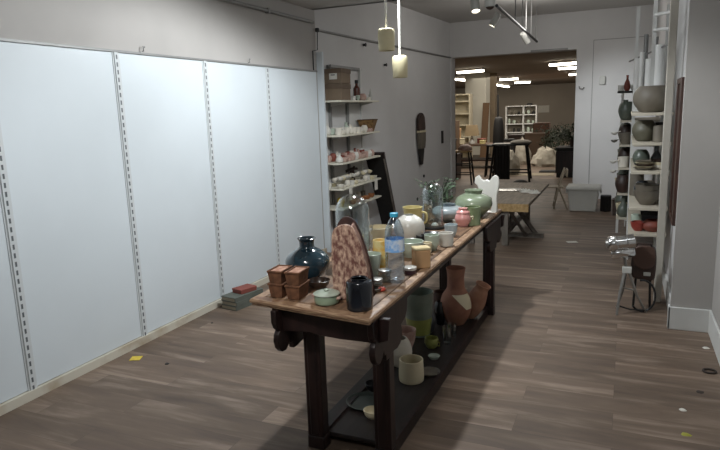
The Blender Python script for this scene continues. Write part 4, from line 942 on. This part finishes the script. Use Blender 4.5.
obj('hoop', MB().tube([(.14+.09*math.cos(a*PI/12), .04, .13+.125*math.sin(a*PI/12)) for a in range(-9, 8)], .008, 8), DARKMETAL, t)
t = thing('leather_bag', 'brown leather bag wedged behind the chrome drum under the lowest shelf', 'bag', (.17, 5.06, 0))
obj('body', MB().prism(spl([(-.075, .25), (.06, .235), (.085, .3), (.085, .44), (.06, .5), (-.06, .5), (-.085, .42), (-.09, .32), (-.075, .25)], 4)[:-1], -.03, .05), BROWNL, t, bevel=.014)
obj('flap', MB().prism(spl([(-.07, .36), (.0, .325), (.07, .36), (.08, .44), (.055, .505), (-.055, .505), (-.08, .44), (-.07, .36)], 4)[:-1], -.046, -.03), mat('leather_light', '513a30', .5), t, bevel=.006)
obj('buckle', MB().box(.0, .05, -.056, -.046, .28, .31), PLASTIC, t, bevel=.006, label='white tag')
obj('strap', MB().tube([(-.07, 0, .47), (-.05, -.04, .53), (.04, -.04, .53), (.07, 0, .47)], .008, 6), BROWNL, t)
obj('support_leg', MB().tube([(-.06, .02, 0), (-.05, .01, .26)], .009, 6).tube([(.06, .02, 0), (.05, .01, .25)], .009, 6), DARKMETAL, t)
# ------------------------------------------------------------------ the workshop beyond the opening
CZ = 2.68
def tube_light(ends, label):
    a, b = (at(x, y, CZ-.09) for x, y in ends); c = (a+b)/2; d = b-a; L = d.length
    t = thing('ceiling_light', label, 'ceiling light', (c.x, c.y, CZ-.11), math.atan2(d.y, d.x), 'tube lights on the workshop ceiling')
    obj('housing', MB().box(-L/2-.03, L/2+.03, -.08, .08, .055, .11), TRIMW, t)
    obj('diffuser', MB().box(-L/2, L/2, -.07, .07, 0, .055), TUBE, t, bevel=.01)
for a in ((((458, 73), (483, 71)), 'lit tube light at the left of the workshop, long and level'), (((456.5, 79.5), (469, 81)), 'short slanting lit tube light at the far left behind the pale column'),
          (((500, 80), (518, 79)), 'lit tube light in the middle of the workshop, upper of the level pair'), (((492.5, 84.5), (508, 87)), 'slanting lit tube light in the middle of the workshop'),
          (((515, 83), (530, 82.5)), 'lit tube light in the middle of the workshop, lower of the level pair'), (((550, 65.5), (579, 63.3)), 'lit tube light at the right of the opening, nearest one'),
          (((558.5, 69), (580, 68)), 'lit tube light at the right of the opening, second nearest'), (((569, 75), (580, 74.5)), 'lit tube light at the right of the opening, furthest one')):
    tube_light(*a)
area('workshop_fill', (-3.0, 18, 2.4), (-3.0, 18.2, 0), 60, 3, 9, (1, .93, .82))

def tx(px_, Y): return aty(px_, 130, Y).x
t = thing('column', 'broad pale square column in the workshop', 'column', (tx(477.5, 19.6), 19.6, 0))
obj('shaft', MB().box(-.33, .33, -.33, .33, 0, CZ), mat('column_pale', 'd8d4c6', .8, var=.05, scale=2), t, bevel=.02)
obj('plinth', MB().box(-.36, .36, -.36, .36, 0, .12), GREYCER, t)
single('tan_pillar', MB().box(-.15, .15, -.15, .15, 0, CZ), mat('tan', '8d7d68', .8), 'narrow tan pillar right of the pale column', 'pillar', (tx(491, 20.2), 20.2, 0))
t = thing('bookcase', 'cream open bookcase left of the pale column in the workshop', 'bookcase', (tx(461, 18.2), 18.2, 0))
CRM = mat('shelf_cream', 'c9bfa6', .7)
for x in (-.3, .3): obj('side', MB().box(x-.02, x+.02, -.17, .17, 0, 2.0), CRM, t)
for z in (.06, .4, .74, 1.08, 1.42, 1.78, 1.98): obj('shelf', MB().box(-.28, .28, -.17, .17, z, z+.04), CRM, t)
obj('back', MB().box(-.28, .28, .155, .17, .05, 2.0), CRM, t)
# work bench with lamp and boxes, on the left
t = thing('work_bench', 'cluttered low work bench in front of the cream bookcase', 'bench', (-3.55, 16.4, 0))
obj('worktop', MB().box(-.75, .7, -.45, .45, .6, .65), mat('bench_brown', '5b4738', .6), t)
for x in (-.68, .64):
    for y in (-.38, .38): obj('leg', MB().box(x-.04, x+.04, y-.04, y+.04, 0, .6), BROWNL, t)
obj('shelf', MB().box(-.66, .62, -.36, .36, .2, .24), BROWNL, t)
t = thing('table_lamp', 'table lamp with a square tan shade on the work bench', 'lamp', (tx(472, 16.2), 16.2, .65))
obj('lamp_base', MB().lathe(spl([(0, 0), (.07, 0), (.08, .04), (.05, .12), (.02, .16), (.015, .3), (0, .3)], 4), 20), WHITEC, t); obj('lamp_shade', MB().frustum(.17, .17, .12, .12, .22, .5), mat('shade_tan', '8d7a5c', .8), t)
for k, (px_, z, w, h, mt, nm, lb) in enumerate(((457, .65, .12, .42, KRAFT, 'card_carton', 'tall kraft carton at the left end of the work bench'), (463, .65, .1, .16, CREAMC, 'cream_tin', 'cream tin on the work bench beside the kraft carton'), (480, .65, .1, .13, REDC, 'red_tin', 'red brown tin on the work bench right of the lamp'), (484, .65, .07, .1, YELLOWC, 'yellow_tin', 'yellow tin on the work bench right end'))):
    t = thing(nm, lb, 'carton' if k == 0 else 'tin', (tx(px_, 16.3), 16.15 if k != 2 else 16.5, z)); obj('body', MB().box(-w, w, -w, w, 0, h*.85), mt, t, bevel=.01); obj('lid', MB().box(-w-.008, w+.008, -w-.008, w+.008, h*.82, h), mt, t, bevel=.01)
t = thing('tall_plank', 'tall brown plank leaning on the pale column', 'plank', (tx(483, 18.9), 18.9, 0)); obj('board', MB().box(-.1, .1, -.02, .02, 0, 1.75, TM(0, 0, 0, math.radians(-6), math.radians(2), 0)), mat('plank_brown', '6b5036', .7, stretch=(8, 8, 1)), t)
t = thing('shelf_stack', 'brown wooden cupboard standing at the left edge of the opening', 'cupboard', (tx(453, 15.0)-.05, 15.0, 0))
obj('body', MB().box(-.22, .17, -.2, .2, 0, 1.3), mat('cupboard_brown', '5a442f', .7), t); 
for z in (.1, .7): obj('door', MB().box(-.2, .15, -.215, -.2, z, z+.55), mat('cupboard_door', '6b5238', .7), t)
# bar stools
def stool(x, y, h, w, label, seat_mt):
    t = thing('bar_stool', label, 'stool', (x, y, 0), .1, 'black bar stools in the workshop')
    obj('seat', MB().lathe([(0, h-.04), (w*.95, h-.04), (w, h-.03), (w, h-.008), (w*.95, h), (0, h)], 28), seat_mt, t)
    for sx in (-1, 1):
        for sy in (-1, 1):
            obj('leg', MB().tube([(sx*w*1.05, sy*w*1.05, 0), (sx*w*.7, sy*w*.7, h-.03)], .02, 6), BLACKM, t)
    f = .95
    for z in (.22, .42):
        q = w*(1.05-.35*z/h); obj('foot_rail', MB().tube([(-q, -q, z), (q, -q, z), (q, q, z), (-q, q, z)], .013, 6, closed=True), BLACKM, t)
    return t
stool(tx(462.5, 12.75), 12.75, .72, .21, 'black bar stool with a pale wooden seat at the left of the opening', OAK)
stool(-2.85, 14.3, .74, .15, 'black bar stool partly behind the tall black table', BLACKM)
p = aty(462, 150, 12.7)
t = thing('bag_bundle', 'pink brown cloth bundle lying on the wooden stool seat', 'bundle', (tx(465, 12.75), 12.75, .72)); obj('cloth', MB().lathe(spl([(0, 0), (.13, 0), (.15, .05), (.09, .11), (0, .12)]), 14), PINKP, t)
# tall black table
t = thing('bar_table', 'tall black table with splayed legs in the workshop', 'table', (-2.3, 13.55, 0), .1)
obj('tabletop', MB().box(-.38, .4, -.3, .3, .775, .81), BLACKM, t, bevel=.004)
for sx in (-1, 1):
    for sy in (-1, 1): obj('leg', MB().tube([(sx*.42, sy*.36, 0), (sx*.33, sy*.26, .78)], .026, 6), BLACKM, t)
obj('foot_rail', MB().tube([(-.4, -.34, .2), (.4, -.34, .2), (.4, .34, .2), (-.4, .34, .2)], .016, 6, closed=True), BLACKM, t)
single('folded_cloth', MB().lathe(spl([(0, 0), (.2, 0), (.23, .03), (.15, .07), (0, .085)]), 18), mat('cloth_grey', 'a09a90', .9), 'grey folded cloth on the tall black table', 'cloth', (-2.08, 13.5, .81))
single('paper_sheet', MB().box(-.17, .17, -.1, .1, 0, .006), PAPER, 'pale sheet of paper on the tall black table', 'paper', (-2.46, 13.4, .81))
t = thing('dark_apron', 'black cloth draped over the front of the tall black table', 'cloth', (-2.42, 13.19, 0)); obj('drape', MB().add([(-.16+.032*k, -.015*(k % 2), z) for z in (.06, .79) for k in range(11)]+[(-.16+.032*k, .02-.015*(k % 2), z) for z in (.06, .79) for k in range(11)], [(k, k+1, 12+k, 11+k) for k in range(10)]+[(22+k, 33+k, 34+k, 23+k) for k in range(10)]+[(11+k, 12+k, 34+k, 33+k) for k in range(10)]), BLACKM, t)
# closed parasol / dark bag upright
t = thing('closed_parasol', 'closed black parasol standing upright in the workshop', 'parasol', (tx(498.5, 15.4), 15.4, 0))
obj('pole', MB().tube([(0, 0, 0), (-.02, 0, 1.9)], .022, 8), BLACKM, t); obj('folded_canopy', MB().lathe(spl([(0, .5), (.12, .55), (.14, .9), (.1, 1.3), (.03, 1.36), (0, 1.37)]), 14), BLACKM, t); obj('base', MB().lathe([(0, 0), (.2, 0), (.2, .05), (0, .08)], 20), BLACKM, t)
# far white shelf unit with things
t = thing('display_shelves', 'wide white shelf unit against the far workshop wall', 'shelving', (-4.35, 28.3, 0))
for x in (-.66, .1, .66): obj('upright', MB().box(x-.025, x+.025, -.18, .18, 0, 1.62), TRIMW, t)
for z in (.05, .42, .8, 1.2, 1.59): obj('shelf', MB().box(-.64, .64, -.18, .18, z, z+.04), TRIMW, t)
obj('back', MB().box(-.64, .64, .17, .18, .05, 1.6), mat('shelf_back', '6f685c', .8), t)
rnd = random.Random(4)
for i, z in enumerate((.46, .84, 1.24)):
    for k in range(6):
        h = rnd.uniform(.12, .24); R = rnd.uniform(.05, .075); c = rnd.choice([0, 1, 2, 3])
        single('jar', vessel(R, h, ROUND, .006, 14), [BLACKM, BROWNL, PALECEL, GREYCER][c], f'{["black", "brown", "pale", "grey"][c]} jar on the {["lower", "middle", "upper"][i]} board of the far white shelf unit, {ORD[k]} from the left', 'jar', (-4.35-.53+.21*k, 28.25, z), group='jars on the far white shelf unit')
t = thing('model_boat', 'small dark object on top of the far white shelf unit', 'ornament', (-4.0, 28.3, 1.63)); obj('body', MB().box(-.12, .12, -.06, .06, 0, .1), BLACKM, t, bevel=.03)
# white bags in a heap
def bag(x, y, w, d, h, label, mt, seed):
    rnd = random.Random(seed); n = 18; prof = [(.9, 0), (1, .15), (.97, .4), (.85, .65), (.6, .85), (.2, 1)]
    vs = []; 
    for r, z in prof: vs += [(w*r*(1+rnd.uniform(-.22, .22))*math.cos(2*PI*i/n), d*r*(1+rnd.uniform(-.13, .13))*math.sin(2*PI*i/n), h*z*(1+rnd.uniform(-.14, .1)) if z else 0) for i in range(n)]
    fs = [tuple(range(n-1, -1, -1)), tuple(range(5*n, 6*n))]+[(k*n+i, k*n+(i+1) % n, (k+1)*n+(i+1) % n, (k+1)*n+i) for k in range(5) for i in range(n)]
    single('cloth_sack', MB().add(vs, fs), mt, label, 'sack', (x, y, 0), group='pale sacks on the workshop floor', ang=25)
SACK = mat('sack_white', 'b9b2a4', .9, col2='9a9386', scale=7)
bag(-2.62, 17.4, .2, .2, .72, 'upright pale sack, the left one of the heap beyond the black table', SACK, 1)
bag(-1.95, 16.9, .36, .3, .5, 'broad pale sack in the middle of the heap', SACK, 2)
bag(-1.42, 16.4, .22, .2, .55, 'lower pale sack at the right end of the heap', mat('sack_grey', '8f8a7d', .9), 3)
bag(-2.5, 14.7, .2, .2, .55, 'crumpled pale sack seen under the tall black table', SACK, 4)
# dark cabinet and plants at the right of the opening
t = thing('low_cabinet', 'long dark low cabinet beside the right edge of the opening', 'cabinet', (-1.02, 14.6, 0))
obj('body', MB().box(-.38, .6, -.4, .4, .0, .62), BLACKM, t, bevel=.01); obj('top_board', MB().box(-.41, .63, -.43, .43, .62, .66), BLACKM, t)
for x in (-.2, .25): obj('door', MB().box(x-.2, x+.2, -.415, -.4, .1, .58), DWOOD, t)
def bush(x, y, z, R, h, label, mt, seed, n=260):
    t = thing('potted_plant', label, 'plant', (x, y, z)); rnd = random.Random(seed); obj('plant_pot', vessel(.12, .16, CUP, .008, 20), BROWNL, t)
    lf = MB(); st = MB()
    for k in range(12):
        a = rnd.uniform(0, 2*PI); st.tube([(0, 0, .12), (math.cos(a)*R*.6, math.sin(a)*R*.4, .12+h*rnd.uniform(.4, .9))], .008, 5)
    for k in range(n):
        a = rnd.uniform(0, 2*PI); r = R*math.sqrt(rnd.random()); lf.leaf((math.cos(a)*r, math.sin(a)*r*.6, .12+h*rnd.random()*(1.05-.4*r/R)), (rnd.uniform(-1, 1), rnd.uniform(-1, 1), rnd.uniform(-.3, .8)), rnd.uniform(.07, .13), .05)
    obj('stems', st, LEAFD, t); obj('foliage', lf, mt, t, smooth=False)
bush(-1.45, 17.6, 0, .4, .75, 'dark green bushy plant behind the pale sacks', LEAFD, 1)
bush(-1.05, 14.65, .66, .5, .4, 'dark green plant standing on the low dark cabinet', LEAFD, 2, 420)
bush(-2.0, 18.6, 0, .4, .7, 'dark leafy plant further back behind the sacks', LEAFD, 3)
t = thing('brown_cupboard', 'small red brown cupboard behind the plants in the workshop', 'cupboard', (-2.75, 22.5, 0)); obj('body', MB().box(-.28, .28, -.2, .2, 0, 1.0), mat('redbrown', '5b3f31', .7), t); obj('door', MB().box(-.24, .24, -.215, -.2, .08, .94), mat('redbrown_door', '6a4a3a', .7), t)
t = thing('wall_calendar', 'pale sheet pinned to the far workshop wall', 'sheet', (tx(543, 33.4), 33.49, 1.4)); obj('sheet', MB().box(-.28, .28, -.02, .0, -.16, .2), PAPER, t)
t = thing('dark_slab', 'thin dark board lying on the workshop floor before the sacks', 'board', (-1.6, 15.4, 0)); obj('board', MB().box(-.3, .3, -.2, .2, 0, .03), BLACKM, t)
t = thing('shoe_pair', 'dark bundle lying on the floor near the tall black table', 'bundle', (-1.98, 12.9, 0)); obj('cloth', MB().lathe(spl([(0, 0), (.14, 0), (.15, .04), (.08, .08), (0, .09)]), 12), BLACKM, t)
single('floor_sheet', MB().box(-.5, .5, -.3, .3, 0, .006), mat('sheet_beige', '9c907c', .9), 'beige sheet on the floor beyond the tall black table', 'sheet', (-2.0, 14.75, 0), .1)

# more of the workshop clutter, all standing on the floor
def crate(x, y, w, d, h, mt, name, cat, label, rz=0):
    t = thing(name, label, cat, (x, y, 0), rz); obj('body', MB().frustum(w*.96, d*.96, w, d, 0, h-.03), mt, t, bevel=.01); obj('lid', MB().box(-w-.01, w+.01, -d-.01, d+.01, h-.05, h), mt, t, bevel=.008)
crate(tx(505, 20.5), 20.5, .3, .25, .55, BLACKM, 'dark_crate', 'crate', 'dark crate in front of the far white shelf unit, left one', .2)
crate(tx(520, 21.5), 21.5, .35, .25, .65, BROWNL, 'dark_crate', 'crate', 'dark brown crate in front of the far white shelf unit, right one', -.1)
crate(tx(535, 20), 20, .3, .3, .75, mat('crate_brown', '54402f', .7), 'tall_crate', 'crate', 'tall brown crate just left of the red brown cupboard', .1)
bush(tx(563, 19.5), 19.5, 0, .6, 1.0, 'dark bushy plant behind the low cabinet near the right edge of the opening', LEAFD, 8, 700)
bush(tx(545, 21), 21, 0, .5, .9, 'dark bushy plant beside the red brown cupboard', LEAFD, 9, 500)
crate(tx(453, 13.6), 13.6, .14, .2, .6, BROWNL, 'side_chest', 'chest', 'dark brown chest behind the wooden seated stool', 0)
crate(tx(446, 14), 14, .2, .2, .9, BLACKM, 'black_cupboard', 'cupboard', 'black cupboard hidden partly by the left edge of the opening', 0)
